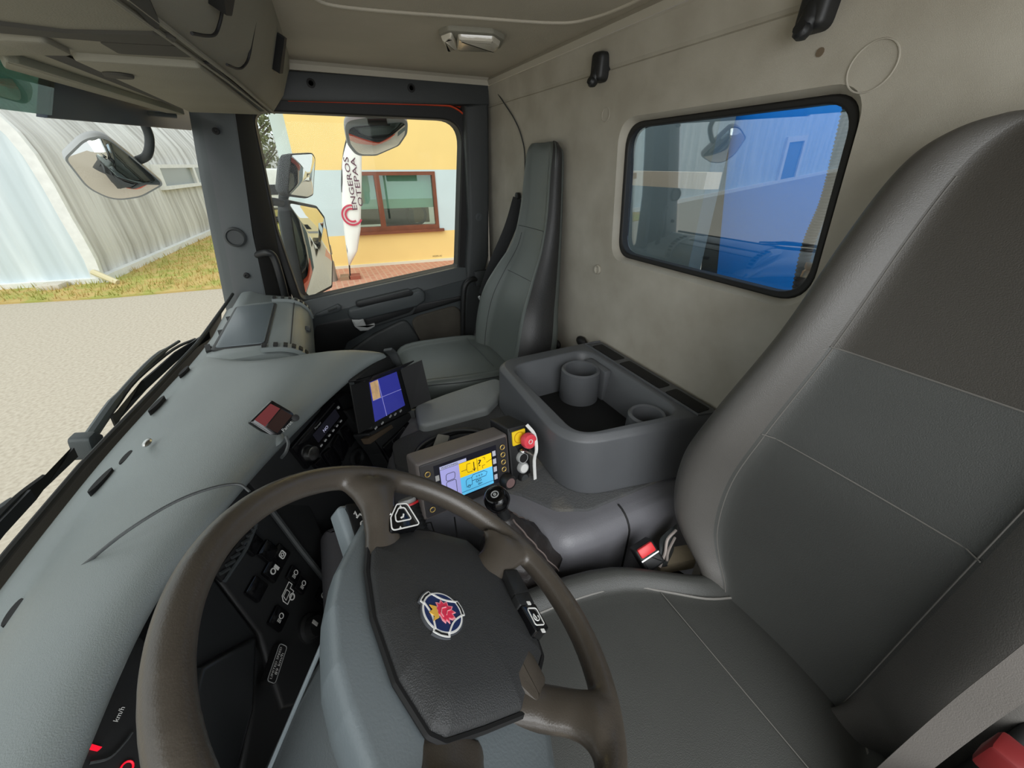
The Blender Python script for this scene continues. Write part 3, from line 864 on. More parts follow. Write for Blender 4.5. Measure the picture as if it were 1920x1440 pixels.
bm = BM(); tube(bm, [(2.16,0.067,-0.083), (2.16,0.104,-0.12), (2.16,0.108,-0.163)], .02, 10, sm=4); obj('mirror_arm', bm, M['black'], wm)
km = thing('kerb_mirror', 'rounded kerb mirror hanging above the passenger door window', 'mirror', (2.05, -.32, .15))
KF = Frame((2.05,-0.32,0.12),(0,-1,0),(-0.671,0,0.741))
gl = rpoly([(-0.1194,0.0297),(0.1208,0.0636),(0.1184,0.0041),(0.0893,-0.0490),(-0.0053,-0.0969),(-0.0814,-0.0979),(-0.1112,-0.0484)], .045, 6)
obj('housing', housing(KF, rpoly([(-0.1218,0.0481),(-0.0329,0.0683),(0.0535,0.0724),(0.1251,0.0686),(0.1231,0.0043),(0.0917,-0.0517),(-0.0054,-0.1025),(-0.0863,-0.1034),(-0.1160,-0.0537)], .045, 6), .07, 0), M['silver'], km, smooth=60)
obj('mirror_glass', bulged(KF, gl, .016, .008), M['mirror'], km, smooth=180)
bm = BM(); prism(bm, KF, [(-0.0371,0.0681),(0.0403,0.0717),(0.0447,0.0483),(-0.0340,0.0426)], -.06, .012, .004); obj('mount', bm, M['black'], km)
fm = thing('front_mirror', 'winged front mirror hanging outside the windscreen corner', 'mirror', (1.72,0.52,-0.007))
FMF = Frame((1.72,0.52,-0.007),(0.401,-0.916,0),(-0.441,-0.193,0.876))
gl = rpoly([(-0.0888,0.0271),(-0.0340,0.0791),(0.0090,0.0896),(0.0473,0.0397),(0.1085,-0.0498),(0.0432,-0.0886),(-0.0241,-0.0974),(-0.0689,-0.0558)], [.02,.07,.07,.03,.015,.08,.08,.07], 6)
obj('housing', housing(FMF, gl, .06, 0), M['silver'], fm, smooth=60)
obj('mirror_glass', bulged(FMF, gl, .03), M['mirror'], fm, smooth=180)
bm = BM(); tube(bm, [(1.62,0.538,0.143), (1.66,0.479,0.136), (1.7,0.422,0.134), (1.76,0.322,0.135)], .008, 8, sm=5)
tube(bm, [(1.71,0.393,0.149), (1.72,0.4,0.117), (1.74,0.405,0.074), (1.74,0.427,0.028), (1.76,0.466,0.011)], .012, 10, sm=5)
obj('mirror_arm', bm, M['dgrey'], fm)
sv = thing('sun_visor', 'outer sun visor with green tinted sheet and dark blue end above the windscreen', 'visor', (1.4, .42, .15))
VSF = Frame((1.45,0.41,0.13),(0.989,-0.148,0),(-0.02,-0.136,0.991))
bm = BM(); prism(bm, VSF, [(-0.3682,0.0679),(-0.1035,0.0469),(-0.1663,-0.0416),(-0.4334,-0.0463)], -.012, -.008)
obj('tinted_sheet', bm, glass('green_tint', (120, 150, 138), .12), sv, smooth=0)
bm = BM(); prism(bm, VSF, [(-0.1258,0.0254),(0.6491,0.0684),(0.5845,-0.0213),(-0.1748,-0.0479)], -.03, -.012, .004)
obj('end_panel', bm, mat('blue_grey_panel', (62, 70, 82), .5), sv)
W1 = thing('wiper', 'windscreen wiper with grey arm in front of the dashboard middle', 'wiper', (0.858,0.463,-0.444), 'windscreen wipers')
WPF = Frame((0.9,0.455,-0.42),(0.995,-0.1,0),(-0.014,-0.137,0.99))
def wp(P, z): return [WPF.p(q[0], q[1], z) for q in P]
bm = BM(); tube(bm, wp([(-0.0461,-0.0375),(0.0006,-0.0266),(0.1067,-0.0112),(0.2793,-0.0050),(0.4360,-0.0215)], -.012), [.011, .010, .007, .004], 8, sm=4); obj('arm', bm, M['grey'], W1)
bm = BM(); prism(bm, WPF, rpoly([(-0.0502,-0.0188),(-0.0252,-0.0192),(-0.0065,-0.0407),(-0.0315,-0.0673),(-0.0545,-0.0648)], .008), -.03, .0, .005); obj('pivot_cover', bm, M['grey'], W1)
bm = BM(); tube(bm, wp([(0.0293,-0.0327),(0.1746,-0.0261),(0.3646,-0.0368),(0.6311,-0.0765)], .0), 0, flat=(.002, .012), upv=WPF.x); tube(bm, wp([(0.0597,-0.0194),(0.1652,-0.0073),(0.3755,-0.0209),(0.5300,-0.0520)], -.006), .004, 6, sm=4)
obj('blade', bm, M['black'], W1)
W2 = thing('wiper', 'windscreen wiper crossing the lower left corner of the view', 'wiper', (0.699,0.478,-0.438), 'windscreen wipers')
bm = BM(); tube(bm, wp([(-0.3428,-0.0271),(-0.2674,-0.0184),(-0.2015,-0.0168),(-0.0930,-0.0183)], .0), 0, flat=(.002, .010), upv=WPF.x); tube(bm, wp([(-0.3202,-0.0163),(-0.2509,-0.0079),(-0.2077,-0.0079),(-0.1604,-0.0152)], -.006), .0045, 6, sm=4)
obj('blade', bm, M['black'], W2)
bm = BM(); tube(bm, wp([(-0.3167,-0.0106),(-0.2597,-0.0060),(-0.2167,-0.0132)], -.012), .007, 8, sm=4); obj('arm', bm, M['grey'], W2)
bm = BM(); grid(bm, [[ws(x, -.445) + Vector((0, .012, 0)) for x in xs], [ws(x, -.49) + Vector((0, .05, -.0)) for x in xs], [ws(x, -.9) + Vector((0, .12, 0)) for x in xs]])
tag(obj('trim_4', bm, M['dgrey'], smooth=60), 'outer cowl below the windscreen', None, None, 'structure')

# ---------------------------------------------------------------- seen through the rear window
M['blue'] = mat('bright_blue_panel', (0, 138, 236), .45)
bl = thing('blue_body', 'bright blue vehicle body panel close behind the rear window', 'vehicle body', (.5, -1.6, -1.0))
BF = Frame((0, -1.6, 0), (-1, 0, 0), (0, 0, 1))
bm = BM(); prism(bm, BF, [(-1.3553,0.3078),(-1.1923,-0.5403),(-0.2538,-0.4836),(-0.5703,0.2338)], -1.2, 0, .01); obj('side_panel', bm, M['blue'], bl, smooth=30)
bm = BM(); prism(bm, BF.off(0, 0, -.02), [(-1.4193,0.3171),(-1.3479,0.3067),(-1.1733,-0.5350),(-1.3019,-0.5707)], -1.2, 0, .01); obj('edge_post', bm, M['dgrey'], bl, smooth=30)
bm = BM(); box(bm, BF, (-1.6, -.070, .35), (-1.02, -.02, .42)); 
one('reflection_stripe', 'pale cream rail added behind the rear window for a band reflected in it', 'stripe', bm, mat('cream_reflection', (225, 200, 170), .6), smooth=0)  # solid bar added to imitate a cream band reflected in the glass
bm = BM(); box(bm, BF, (-1.62, -.16, .33), (-1.50, -.105, .42), bevel=.01)
one('tail_lamp', 'small red lamp behind the rear window', 'lamp', bm, mat('red_lens', (215, 40, 50), .2))
bm = BM(); box(bm, BF, (-2.0, -1.9, .04), (-1.27, 1.2, .12)); 
one('load_panel', 'panel beside the blue body, grey green like the reflection in the rear window', 'panel', bm, mat('reflection_grey_green', (112, 122, 120), .6, vary=.1, vscale=3), smooth=0)  # its grey green partly imitates the hangar front reflected in the pane
hs = thing('air_hose', 'ribbed brown air hose hanging behind the rear window', 'hose', (0.489,-0.93,-0.24))
pts = smooth_path([(0.523,-0.93,0.117), (0.51,-0.93,0.018), (0.502,-0.93,-0.065), (0.506,-0.93,-0.147), (0.49,-0.93,-0.27)], 30)
bm = BM(); tube(bm, pts, [.0125 if i % 2 else .0098 for i in range(len(pts))], 10); obj('ribbed_tube', bm, mat('brown_hose', (92, 82, 74), .7), hs)
bm = BM(); tube(bm, [(0.533,-0.97,0.097), (0.516,-0.97,-0.009), (0.512,-0.97,-0.108), (0.507,-0.97,-0.195)], .010, 8, sm=6); obj('smooth_tube', bm, mat('blue_grey_tube', (130, 160, 190), .4), hs)
bm = BM(); lathe(bm, Frame((0.481,-0.92,-0.208), (1, 0, 0), (0, 1, .1)), [(.0, 0), (.012, 0), (.012, .012), (.009, .016), (.012, .02), (.012, .03), (0, .03)], 12); obj('brass_fitting', bm, mat('brass', (190, 150, 110), .3, metal=1), hs)

# ================================================================ DASHBOARD
dash = thing('dashboard', 'long grey moulded dashboard with driver side hood and passenger storage hump', 'dashboard', (.7, .3, -1.28))
crest = [(-.16, .25, -.345), (.0, .245, -.345), (0.218,0.234,-0.345), (0.287,0.228,-0.345), (0.355,0.215,-0.345), (0.404,0.199,-0.35), (0.475,0.171,-0.36), (0.611,0.144,-0.385), (0.734,0.103,-0.4), (0.851,0.041,-0.405), (0.936,-0.036,-0.405), (0.963,-0.08,-0.41)]
lower = [(-.16, .26, -.385), (.0, .25, -.385), (0.232,0.237,-0.385), (0.286,0.236,-0.385), (0.347,0.231,-0.385), (0.403,0.214,-0.385), (0.478,0.186,-0.39), (0.562,0.162,-0.41), (0.661,0.127,-0.43), (0.767,0.073,-0.44), (0.858,0.021,-0.445), (0.95,-0.045,-0.45)]
fx = [-.16, .0, .2, .3, .38, .45, .54, .66, .78, .90, 1.0, 1.08]
secs = []
for c, l, x in zip(crest, lower, fx):
    c, l = Vector(c), Vector(l)
    f = ws(x, -.435) + Vector((0, -.004, 0))
    wing = max(0, min(1, (c.x - .45) / .4))
    p1 = f + Vector((0, -.048, .006)); p1b = f + Vector((0, -.062, .016))
    p2 = f.lerp(c, .42) + Vector((0, 0, .022 - .012 * wing))
    p3 = f.lerp(c, .80) + Vector((0, 0, .020 + .004 * wing))
    out = Vector((-.25, -.55, 0)).normalized() if c.x < .45 else Vector((-.5, -.85, 0)).normalized()
    mid = c.lerp(l, .5) + out * .010
    back = -out
    secs.append([f + Vector((0, 0, -.05)), f, p1, p1b, p2, p3, c, mid, l, l + back * .03 + Vector((0, 0, .004)), l + back * .09 + Vector((0, 0, -.01))])
# rounded end of the driver's wing, then the passenger side
E_ = Vector(crest[-1])
f = ws(1.13, -.435) + Vector((0, -.012, 0))
secs.append([f + Vector((0, 0, -.05)), f, f + Vector((0, -.048, .006)), f + Vector((0, -.062, .012)), (1.08, .22, -.44), (1.03, .05, -.435), (0.968,-0.098,-0.42), (0.984,-0.108,-0.435), (0.989,-0.112,-0.46), (1.0, -.05, -.47), (1.0, 0, -.47)])
secs.append([f + Vector((.03, 0, -.05)), f + Vector((.03, 0, 0)), f + Vector((.03, -.048, .002)), f + Vector((.03, -.062, .004)), (1.12, .22, -.46), (1.08, .06, -.47), (1.045, -.06, -.46), (1.045, -.09, -.50), (1.03, -.10, -.62), (1.02, -.06, -.72), (1.0, 0, -.9)])
for x in (1.2, 1.4, 1.62, 1.84):
    f = ws(min(x, 1.78), -.435) + Vector((0, -.012, 0))
    if x > 1.78: f.x = x
    secs.append([f + Vector((0, 0, -.05)), f, f + Vector((0, -.04, .004)), f + Vector((0, -.05, .004)), (x, .26, -.445), (x, .18, -.47), (x, .13, -.50), (x, .11, -.56), (x, .12, -.66), (x, .13, -.8), (x, .15, -1.0)])
bm = BM(); grid(bm, secs)
obj('dash_top', bm, M['dash'], dash, smooth=180, sub=2)
# cover seam of the instrument hood
bm = BM()
tube(bm, [Vector(p) + Vector((0, 0, .003)) for p in ((0.434,0.337,-0.395), (0.429,0.297,-0.37), (0.433,0.253,-0.345), (0.452,0.213,-0.338), (0.466,0.18,-0.342), (0.473,0.157,-0.352), (0.463,0.146,-0.36))], .0018, 6, sm=6)
obj('hood_seam', bm, M['dgrey'], dash)
# defroster slots along the windscreen
DFS = [((0.427,0.38,-0.412), (0.46,0.379,-0.412)), ((0.64,0.385,-0.415), (0.695,0.374,-0.415)), ((0.702,0.367,-0.416), (0.738,0.362,-0.416)), ((0.875,0.374,-0.417), (0.937,0.363,-0.417)), ((1.041,0.36,-0.42), (1.091,0.352,-0.42))]
for a, b in DFS:
    a, b = Vector(a), Vector(b)
    bm = BM(); m_ = a.lerp(b, .5)
    t = (b - a).normalized(); n = Vector((0, 0, 1)); s = t.cross(n)
    fr_ = Frame(m_ + Vector((0, 0, -.002)), t, -s)
    L_ = (b - a).length / 2
    prism(bm, fr_, [(L_ * math.cos(k / 16 * 2 * PI), .0042 * math.sin(k / 16 * 2 * PI)) for k in range(16)], -.012, .0)
    obj('defroster_slot', bm, M['dark'], dash, smooth=0)
bm = BM(); ball(bm, (0.723,0.331,-0.402), .008, 12, (1.5, .8, .5)); obj('light_sensor', bm, M['chrome'], dash)

# passenger storage hump with recessed lid and round side vents
BT = Frame((1.3, .25, -.43), (1, 0, 0), (0, 1, 0))
xn, xf = 1.13, 1.60
hump = [(.345, -.44), (.33, -.432), (.29, -.425), (.20, -.425), (.15, -.432), (.115, -.448), (.095, -.475), (.088, -.51), (.095, -.56), (.12, -.6)]
bm = BM()
secs = []
for x, k in ((xn - .012, .90), (xn, .97), (xn + .01, 1.0), (1.36, 1.0), (xf - .01, 1.0), (xf, .97), (xf + .012, .90)):
    secs.append([(x, .24 + (y - .24) * k, -.52 + (z + .52) * k) for y, z in hump])
grid(bm, secs, caps=True)
hp = obj('storage_hump', bm, M['dash'], dash, smooth=50)
bm = BM(); prism(bm, Frame((0, 0, -.4248), (1, 0, 0), (0, 1, 0)), rpoly([(xn + .03, .19), (xf - .035, .185), (xf - .03, .31), (xn + .05, .322)], .012), -.004, .001, .001)
lid = obj('storage_lid', bm, M['black'], hp)
bm = BM(); prism(bm, Frame((0, 0, -.4248), (1, 0, 0), (0, 1, 0)), rpoly([(xn + .042, .196), (xf - .045, .192), (xf - .04, .303), (xn + .06, .312)], .012), -.004, .0035, .0012)
obj('lid_field', bm, mat('satin_grey_lid', (88, 97, 102), .35, .2, 420), lid)
bm = BM(); tube(bm, [(xn + .02, .135, -.436), (xf - .02, .132, -.436)], .0016, 6); obj('lid_joint', bm, M['dark'], hp)
bm = BM(); box(bm, XY, (1.35, .088, -.475), (1.385, .105, -.462), bevel=.003); obj('lid_catch', bm, M['dgrey'], hp)
for i, x in enumerate((xn, xf)):
    bm = BM(); tube(bm, [(x, y, z + .004) for y, z in hump[3:8]], 0, flat=(.016, .006), sm=4, upv=(0, -.4, 1)); v = obj('side_vent', bm, M['dash'], hp)
    for k, t in enumerate([.08, .2, .32, .44, .56, .68, .8]):
        P = smooth_path([(x, y, z + .011) for y, z in hump[3:8]], 6)
        q = P[int(t * (len(P) - 1))]; q2 = P[min(len(P) - 1, int(t * (len(P) - 1)) + 1)]
        tt = (q2 - q).normalized()
        bm = BM(); box(bm, Frame(q, (1, 0, 0), tt), (-.011, -.005, -.004), (.011, .005, .0015)); obj('vent_opening', bm, M['dark'], v, smooth=0)
for q in ((1.211,0.333,-0.432), (1.322,0.319,-0.432), (1.449,0.315,-0.432)):
    bm = BM(); box(bm, Frame(q, (.8, .18, 0), (-.2, 1, 0)), (-.026, -.006, -.012), (.026, .006, .006)); obj('defroster_slot', bm, M['dark'], dash, smooth=0)

# ---- instrument cluster under the hood
CL = Frame((0.298,0.256,-0.43),(0.983,-0.184,0),(0.109,0.583,0.805))
ic = thing('instrument_cluster', 'dark instrument cluster with red telltales under the dashboard hood', 'instrument cluster', tuple(CL.o))
bm = BM(); prism(bm, CL, rpoly([(-0.0771,0.0254),(-0.0064,0.0406),(0.0450,0.0312),(0.0649,0.0144),(0.0367,-0.0285),(-0.0760,-0.0741)], .01), -.02, 0, .004); obj('face', bm, M['black'], ic)
k = [(-0.0037,-0.0031),(-0.0290,0.0037),(-0.0392,-0.0278),(-0.0392,0.0020),(-0.0174,-0.0183),(0.0287,0.0048),(0.0184,-0.0077)]
text('unit_print', 'km/h', Frame(CL.p(*k[0]), CL.x, CL.y), .011, M['white'], ic, depth=.001)
M['redglow'] = mat('red_glow', (255, 20, 50), .5, emit=.5)
bm = BM(); prism(bm, CL, [(k[1][0] - .001, k[1][1] - .005), (k[1][0] + .001, k[1][1] - .006), (k[1][0] + .0025, k[1][1] + .005), (k[1][0], k[1][1] + .006)], 0, .003); obj('red_pointer', bm, M['redglow'], ic)
bm = BM(); tube(bm, [CL.p(k[2][0] + .0045 * math.cos(R(a)), k[2][1] + .0045 * math.sin(R(a)), .002) for a in range(0, 360, 24)], .0008, 6, closed=True); obj('red_telltale', bm, M['redglow'], ic)
bm = BM(); tube(bm, [CL.p(*q, .004) for q in [(-0.0391,0.0013),(-0.0346,-0.0110),(-0.0232,-0.0171),(-0.0166,-0.0188)]], .0012, 6, sm=4); obj('dial_ring', bm, M['dgrey'], ic)
bm = BM(); tube(bm, [CL.p(k[5][0], k[5][1], .03), CL.p(k[6][0], k[6][1], .02)], .004, 8); obj('trip_stick', bm, M['silver'], ic)

# ---- switch fascia right of the steering column
FA = Frame((0.702,0.193,-0.61),(0.925,-0.381,0),(0.152,0.369,0.917))
fa = thing('switch_fascia', 'black switch panel behind the steering wheel with white symbols', 'switch panel', tuple(FA.o))
bm = BM(); prism(bm, FA, [(-0.1505,0.0783),(-0.0108,0.1223),(0.1257,0.0528),(-0.0302,-0.2704),(-0.1967,-0.3219),(-0.2628,-0.1966),(-0.1948,-0.0911)], -.03, 0, .008, 3)
obj('panel', bm, M['black'], fa)
bm = BM(); prism(bm, FA.off(0, 0, .012), [(-0.1923,0.0877),(-0.1646,0.0647),(-0.2015,-0.0796),(-0.2852,-0.1343),(-0.3637,-0.1531),(-0.3903,-0.0518)], -.07, 0, .006, 4)
obj('knee_panel', bm, mat('satin_dark_panel', (34, 36, 37), .3, .1, 400), fa)
bm = BM(); prism(bm, FA, [(-0.1999,-0.0949),(-0.1861,-0.1871),(-0.1585,-0.3008),(-0.3170,-0.2726),(-0.3622,-0.2298),(-0.3568,-0.1765),(-0.2791,-0.1459)], -.08, -.01, .01, 3)
obj('lower_panel', bm, M['black'], fa)
bm = BM(); prism(bm, FA.off(0, 0, .030), [(-0.2809,-0.0065),(-0.2126,-0.0671),(-0.2931,-0.1207),(-0.3696,-0.1381),(-0.3966,-0.0559)], -.03, 0, .008, 4)
obj('knee_box', bm, bpy.data.materials['satin_dark_panel'], fa)
# vent strip with slanted fins
bm = BM(); prism(bm, FA, [(-0.1622,0.0399),(-0.0603,0.0355),(-0.0576,0.0238),(-0.1641,0.0212)], 0, .006, .002); vt = obj('air_vent', bm, M['dark'], fa)
e = [(-0.1663,0.0343),(-0.0616,0.0291),(-0.1613,0.0258),(-0.0604,0.0244)]
for i in range(7):
    t = (i + .5) / 7
    a = Vector(e[0]).lerp(Vector(e[1]), t); b = Vector(e[2]).lerp(Vector(e[3]), min(1, t + .1))
    bm = BM(); tube(bm, [FA.p(a.x, a.y, .008), FA.p(b.x, b.y, .008)], .0032, 6); obj('vent_fin', bm, M['dgrey'], vt)
bm = BM(); tube(bm, [FA.p(*q, .008) for q in [(-0.1637,0.0205),(-0.1405,0.0200),(-0.1007,0.0195),(-0.0550,0.0285)]], .0035, 8, sm=3); obj('vent_frame', bm, M['grey'], vt)
bm = BM(); tube(bm, [FA.p(*q, .004) for q in [(-0.0073,0.0257),(-0.0296,-0.0849),(-0.0509,-0.2149)]], .006, 8); obj('joint_bead', bm, M['dgrey'], fa)
# rocker switches and symbols
sw = [(-0.0669,-0.0512),(-0.0985,-0.0513),(-0.0796,-0.0969),(-0.0857,-0.1247),(-0.0759,-0.1824),(-0.1578,-0.1088),(-0.1131,-0.1087),(-0.0843,0.0120),(-0.1181,-0.0028),(-0.0767,-0.0242),(-0.1408,-0.0409),(-0.1448,-0.1155)]
def rocker(c, w, h, rot=0, m=None):
    bm = BM(); a = R(rot)
    fr_ = Frame(FA.p(c[0], c[1], .001), FA.x * math.cos(a) + FA.y * math.sin(a), FA.y * math.cos(a) - FA.x * math.sin(a))
    prism(bm, fr_, rpoly([(-w, -h), (w, -h), (w, h), (-w, h)], .004), 0, .006, .003)
    return obj('rocker_switch', bm, m or M['gloss'], fa), fr_
for i, sz in ((0, 1), (1, 1), (2, .8), (3, .8), (4, .8), (5, 1), (7, 1), (9, 1), (10, 1)):
    o, f_ = rocker(sw[i], .017 * sz, .017 * sz)
    if i in (0, 1, 2, 3, 4, 5):
        bm = BM(); z = .0075
        if i == 0:
            line_strip(bm, f_, rpoly([(-.006, -.006), (.006, -.006), (.006, .006), (-.006, .006)], .003), .002, z, True); line_strip(bm, f_, circ(0, 0, .003, 10), .0015, z, True)
        elif i == 1:
            line_strip(bm, f_, circ(-.004, .001, .005, 14), .002, z, True); prism(bm, f_, [(.003, -.008), (.009, -.008), (.009, .004), (.003, .004)], z - .001, z)
        elif i == 4:
            line_strip(bm, f_, [(-.005, 0), (.005, 0)], .0015, z); line_strip(bm, f_, circ(0, 0, .005, 12), .0012, z, True)
        else:
            line_strip(bm, f_, circ(.003, 0, .0045, 12), .0013, z, True)
            for dy in (-.003, 0, .003): line_strip(bm, f_, [(-.008, dy), (-.003, dy)], .0011, z)
        obj('symbol', bm, M['white'], o, smooth=0)
# lorry outline symbol
TK = Frame(FA.p(sw[6][0], sw[6][1], .002), FA.x, FA.y)
bm = BM(); line_strip(bm, TK, [(-.016, -.006), (-.016, .006), (-.010, .013), (.018, .013), (.018, .004), (.010, .004), (.010, -.006)], .0016, .001, True)
line_strip(bm, TK, [(-.012, .001), (.004, .001), (.004, .010), (-.009, .010)], .0014, .001, True); line_strip(bm, TK, circ(.0, -.008, .0055, 16), .0022, .001, True)
obj('lorry_symbol', bm, M['white'], fa, smooth=0)
kc = [(-0.1386,-0.1844)][0]
bm = BM(); lathe(bm, FA.off(kc[0], kc[1], 0), [(.026, 0), (.026, .006), (.02, .009), (.018, .022), (0, .022)], 28); kb = obj('light_knob', bm, M['black'], fa)
bm = BM(); box(bm, FA.off(kc[0], kc[1], 0), (-.003, .002, .022), (.003, .016, .0235)); obj('knob_mark', bm, M['white'], kb, smooth=0)
# speed sticker
st = [(-0.2208,-0.1370),(-0.2388,-0.1371),(-0.1965,-0.1318)]
sd = Vector(st[2]) - Vector(st[1]); sk_ = sd.length * 1.32 / .094; sd.normalize()
SK = Frame(FA.p(st[0][0], st[0][1], .014), FA.x * sd.x + FA.y * sd.y, FA.y * sd.x - FA.x * sd.y)
bm = BM(); prism(bm, SK, rpoly([(-.047 * sk_, -.016 * sk_), (.047 * sk_, -.016 * sk_), (.047 * sk_, .016 * sk_), (-.047 * sk_, .016 * sk_)], .008 * sk_), -.013, .0005)
sk = obj('speed_sticker', bm, M['dark'], fa)
bm = BM(); line_strip(bm, SK, rpoly([(-.045 * sk_, -.0145 * sk_), (.045 * sk_, -.0145 * sk_), (.045 * sk_, .0145 * sk_), (-.045 * sk_, .0145 * sk_)], .008 * sk_), .0009, .001, True); obj('sticker_border', bm, M['silver'], sk, smooth=0)
text('sticker_print', 'LIMITED SPEED', Frame(SK.p(0, .0055 * sk_), SK.x, SK.y), .076 * sk_, M['white'], sk, h=.007 * sk_, depth=.001)
text('sticker_print', '89 km/h', Frame(SK.p(0, -.006 * sk_), SK.x, SK.y), .052 * sk_, M['white'], sk, h=.009 * sk_, depth=.001)

# ---- centre fascia under the wing: radio, blank switches, lighter
RA = Frame((0.83,0.1,-0.53),(0.761,-0.649,0),(0.098,0.114,0.989))
cf = thing('centre_fascia', 'black centre fascia under the dashboard wing, carrying the radio and blank switches', 'fascia', tuple(RA.o))
bm = BM(); prism(bm, RA, [(-0.1727,0.0104),(-0.1008,0.0232),(0.0351,0.0395),(0.1478,0.0250),(0.2419,-0.3085),(0.1359,-0.3835),(-0.1332,-0.4115),(-0.1648,-0.0446)], -.05, -.006, .004); obj('panel', bm, M['black'], cf)
bm = BM(); prism(bm, RA, [(0.0928,0.0032),(0.1232,-0.0079),(0.2236,-0.2930),(0.1679,-0.2968)], -.02, .012, .004); obj('divider', bm, M['black'], cf)
for p in ([(0.0262,-0.0524),(0.0575,-0.0389),(0.0711,-0.0913),(0.0353,-0.1099)], [(-0.0079,-0.0527),(0.0217,-0.0537),(0.0326,-0.1110),(-0.0004,-0.1231)], [(0.0701,-0.0383),(0.0913,-0.0384),(0.1040,-0.0887),(0.0729,-0.0960)], [(-0.0416,-0.0561),(-0.0146,-0.0551),(-0.0037,-0.1219),(-0.0262,-0.1136)]):
    bm = BM(); prism(bm, RA, rpoly(p, .004), -.008, .003, .003); obj('blank_switch', bm, M['gloss'], cf)
k = [(0.0850,-0.1363),(0.1592,-0.2111)]
for i, c in enumerate(k):
    bm = BM(); lathe(bm, RA.off(c[0], c[1], -.004), [(.024, 0), (.024, .008), (.018, .008), (.017, .0), (0, .0)], 24); obj('lighter_socket', bm, M['dgrey'] if i else M['black'], cf)
bm = BM(); tube(bm, [RA.p(*q, .012) for q in [(0.1419,-0.1163),(0.1655,-0.1444),(0.1822,-0.1793),(0.1861,-0.2251),(0.1974,-0.2708)]], .004, 8, sm=4); obj('lead', bm, M['dgrey'], cf)
rd = thing('car_radio', 'black car radio with round silver knob beneath the small display', 'radio', tuple(RA.o), None)
rq = [(-0.0758,0.0134),(0.0885,0.0438),(0.1070,-0.0215),(-0.0510,-0.0514)]
c0_ = Vector(rq[0]).lerp(Vector(rq[2]), .5)
ang = math.atan2(rq[1][1] - rq[0][1], rq[1][0] - rq[0][0])
w_ = (Vector(rq[1]) - Vector(rq[0])).length; h_ = (Vector(rq[3]) - Vector(rq[0])).length
RF = Frame(RA.p(c0_.x, c0_.y, -.003), RA.x * math.cos(ang) + RA.y * math.sin(ang), RA.y * math.cos(ang) - RA.x * math.sin(ang))
bm = BM(); prism(bm, RF, rpoly([(-w_ / 2, -h_ / 2), (w_ / 2, -h_ / 2), (w_ / 2, h_ / 2), (-w_ / 2, h_ / 2)], .004), -.03, .008, .003); obj('body', bm, M['gloss'], rd)
bm = BM(); lathe(bm, RF.off(-w_ * .35, -h_ * .12, .008), [(h_ * .27, 0), (h_ * .27, .004), (h_ * .22, .014), (h_ * .18, .015), (0, .015)], 28); obj('knob', bm, M['chrome'], rd)
bm = BM(); prism(bm, RF, rpoly([(-w_ * .16, -h_ * .15), (w_ * .36, -h_ * .15), (w_ * .36, h_ * .22), (-w_ * .16, h_ * .22)], .003), .008, .0088); dsp = obj('display', bm, mat('radio_display', (44, 44, 54), .2), rd, smooth=0)
M['lcd'] = mat('lcd_digits', (190, 190, 220), .5, emit=.5)
text('digits', 'NO', Frame(RF.p(w_ * .05, 0, .0088), RF.x, RF.y), w_ * .1, M['lcd'], dsp, depth=.0008)
text('maker_print', 'Pioneer', Frame(RF.p(-w_ * .02, h_ * .32, .0088), RF.x, RF.y), w_ * .13, M['silver'], rd, depth=.0008)
for i in range(6):
    bm = BM(); box(bm, RF, (-w_ * .17 + i * w_ * .095, -h_ * .33, .008), (-w_ * .17 + i * w_ * .095 + w_ * .045, -h_ * .27, .0105), bevel=.001); obj('preset_button', bm, M['silver'], rd)
bm = BM(); box(bm, RF, (-w_ * .4, h_ * .38, .008), (w_ * .4, h_ * .42, .0095)); obj('disc_slot', bm, M['dark'], rd, smooth=0)
bm = BM(); box(bm, RF, (w_ * .4, h_ * .12, .008), (w_ * .43, h_ * .2, .011)); obj('eject_button', bm, M['silver'], rd, smooth=0)

# ---- small hands free display on the dash crest
PA = Frame((0.656,0.134,-0.37),(0.53,-0.848,0),(0.43,0.269,0.862))
pr = thing('hands_free_display', 'small square black display with reddish screen standing on the dashboard', 'display', (0.635,0.132,-0.39))
pq = [(0.0145,0.0293),(0.0371,-0.0120),(-0.0117,-0.0337),(-0.0322,0.0118)]
bm = BM(); prism(bm, PA, rpoly(pq, [.004, .012, .012, .004]), -.012, .0, .004); body = obj('case', bm, M['gloss'], pr)
bm = BM(); prism(bm, PA, [(0.0089,0.0239),(0.0177,0.0100),(-0.0164,-0.0063),(-0.0241,0.0112)], 0, .0006); obj('lit_strip', bm, mat('reddish_screen', (116, 50, 53), .2), body, smooth=0)
bm = BM(); prism(bm, PA, [(0.0187,0.0085),(0.0287,-0.0096),(-0.0059,-0.0247),(-0.0154,-0.0078)], 0, .0005); obj('screen', bm, mat('dark_red_screen', (44, 26, 24), .2), body, smooth=0)
kk = [(0.0124,-0.0217),(0.0044,-0.0244),(0.0223,-0.0177)]
dx = Vector(kk[2]) - Vector(kk[1])
PT = Frame(PA.p(kk[0][0], kk[0][1], 0), PA.x * dx.x + PA.y * dx.y, PA.y * dx.x - PA.x * dx.y)
text('maker_print', 'Parrot', PT, dx.length * 1.1, M['silver'], body, depth=.0008)
bm = BM(); lathe(bm, PA.off(*[(0.0302,-0.0157)][0], 0), [(.006, 0), (.006, .004), (0, .005)], 16); obj('side_knob', bm, M['black'], body)
bm = BM(); ball(bm, (0.639,0.146,-0.4), .022, 16, (1.2, 1, .35)); obj('foot', bm, M['dash'], pr)
bm = BM(); tube(bm, [(0.616,0.117,-0.385), (0.608,0.116,-0.395), (0.601,0.122,-0.405), (0.603,0.131,-0.415)], .0028, 6, sm=4); obj('lead', bm, M['dgrey'], pr)

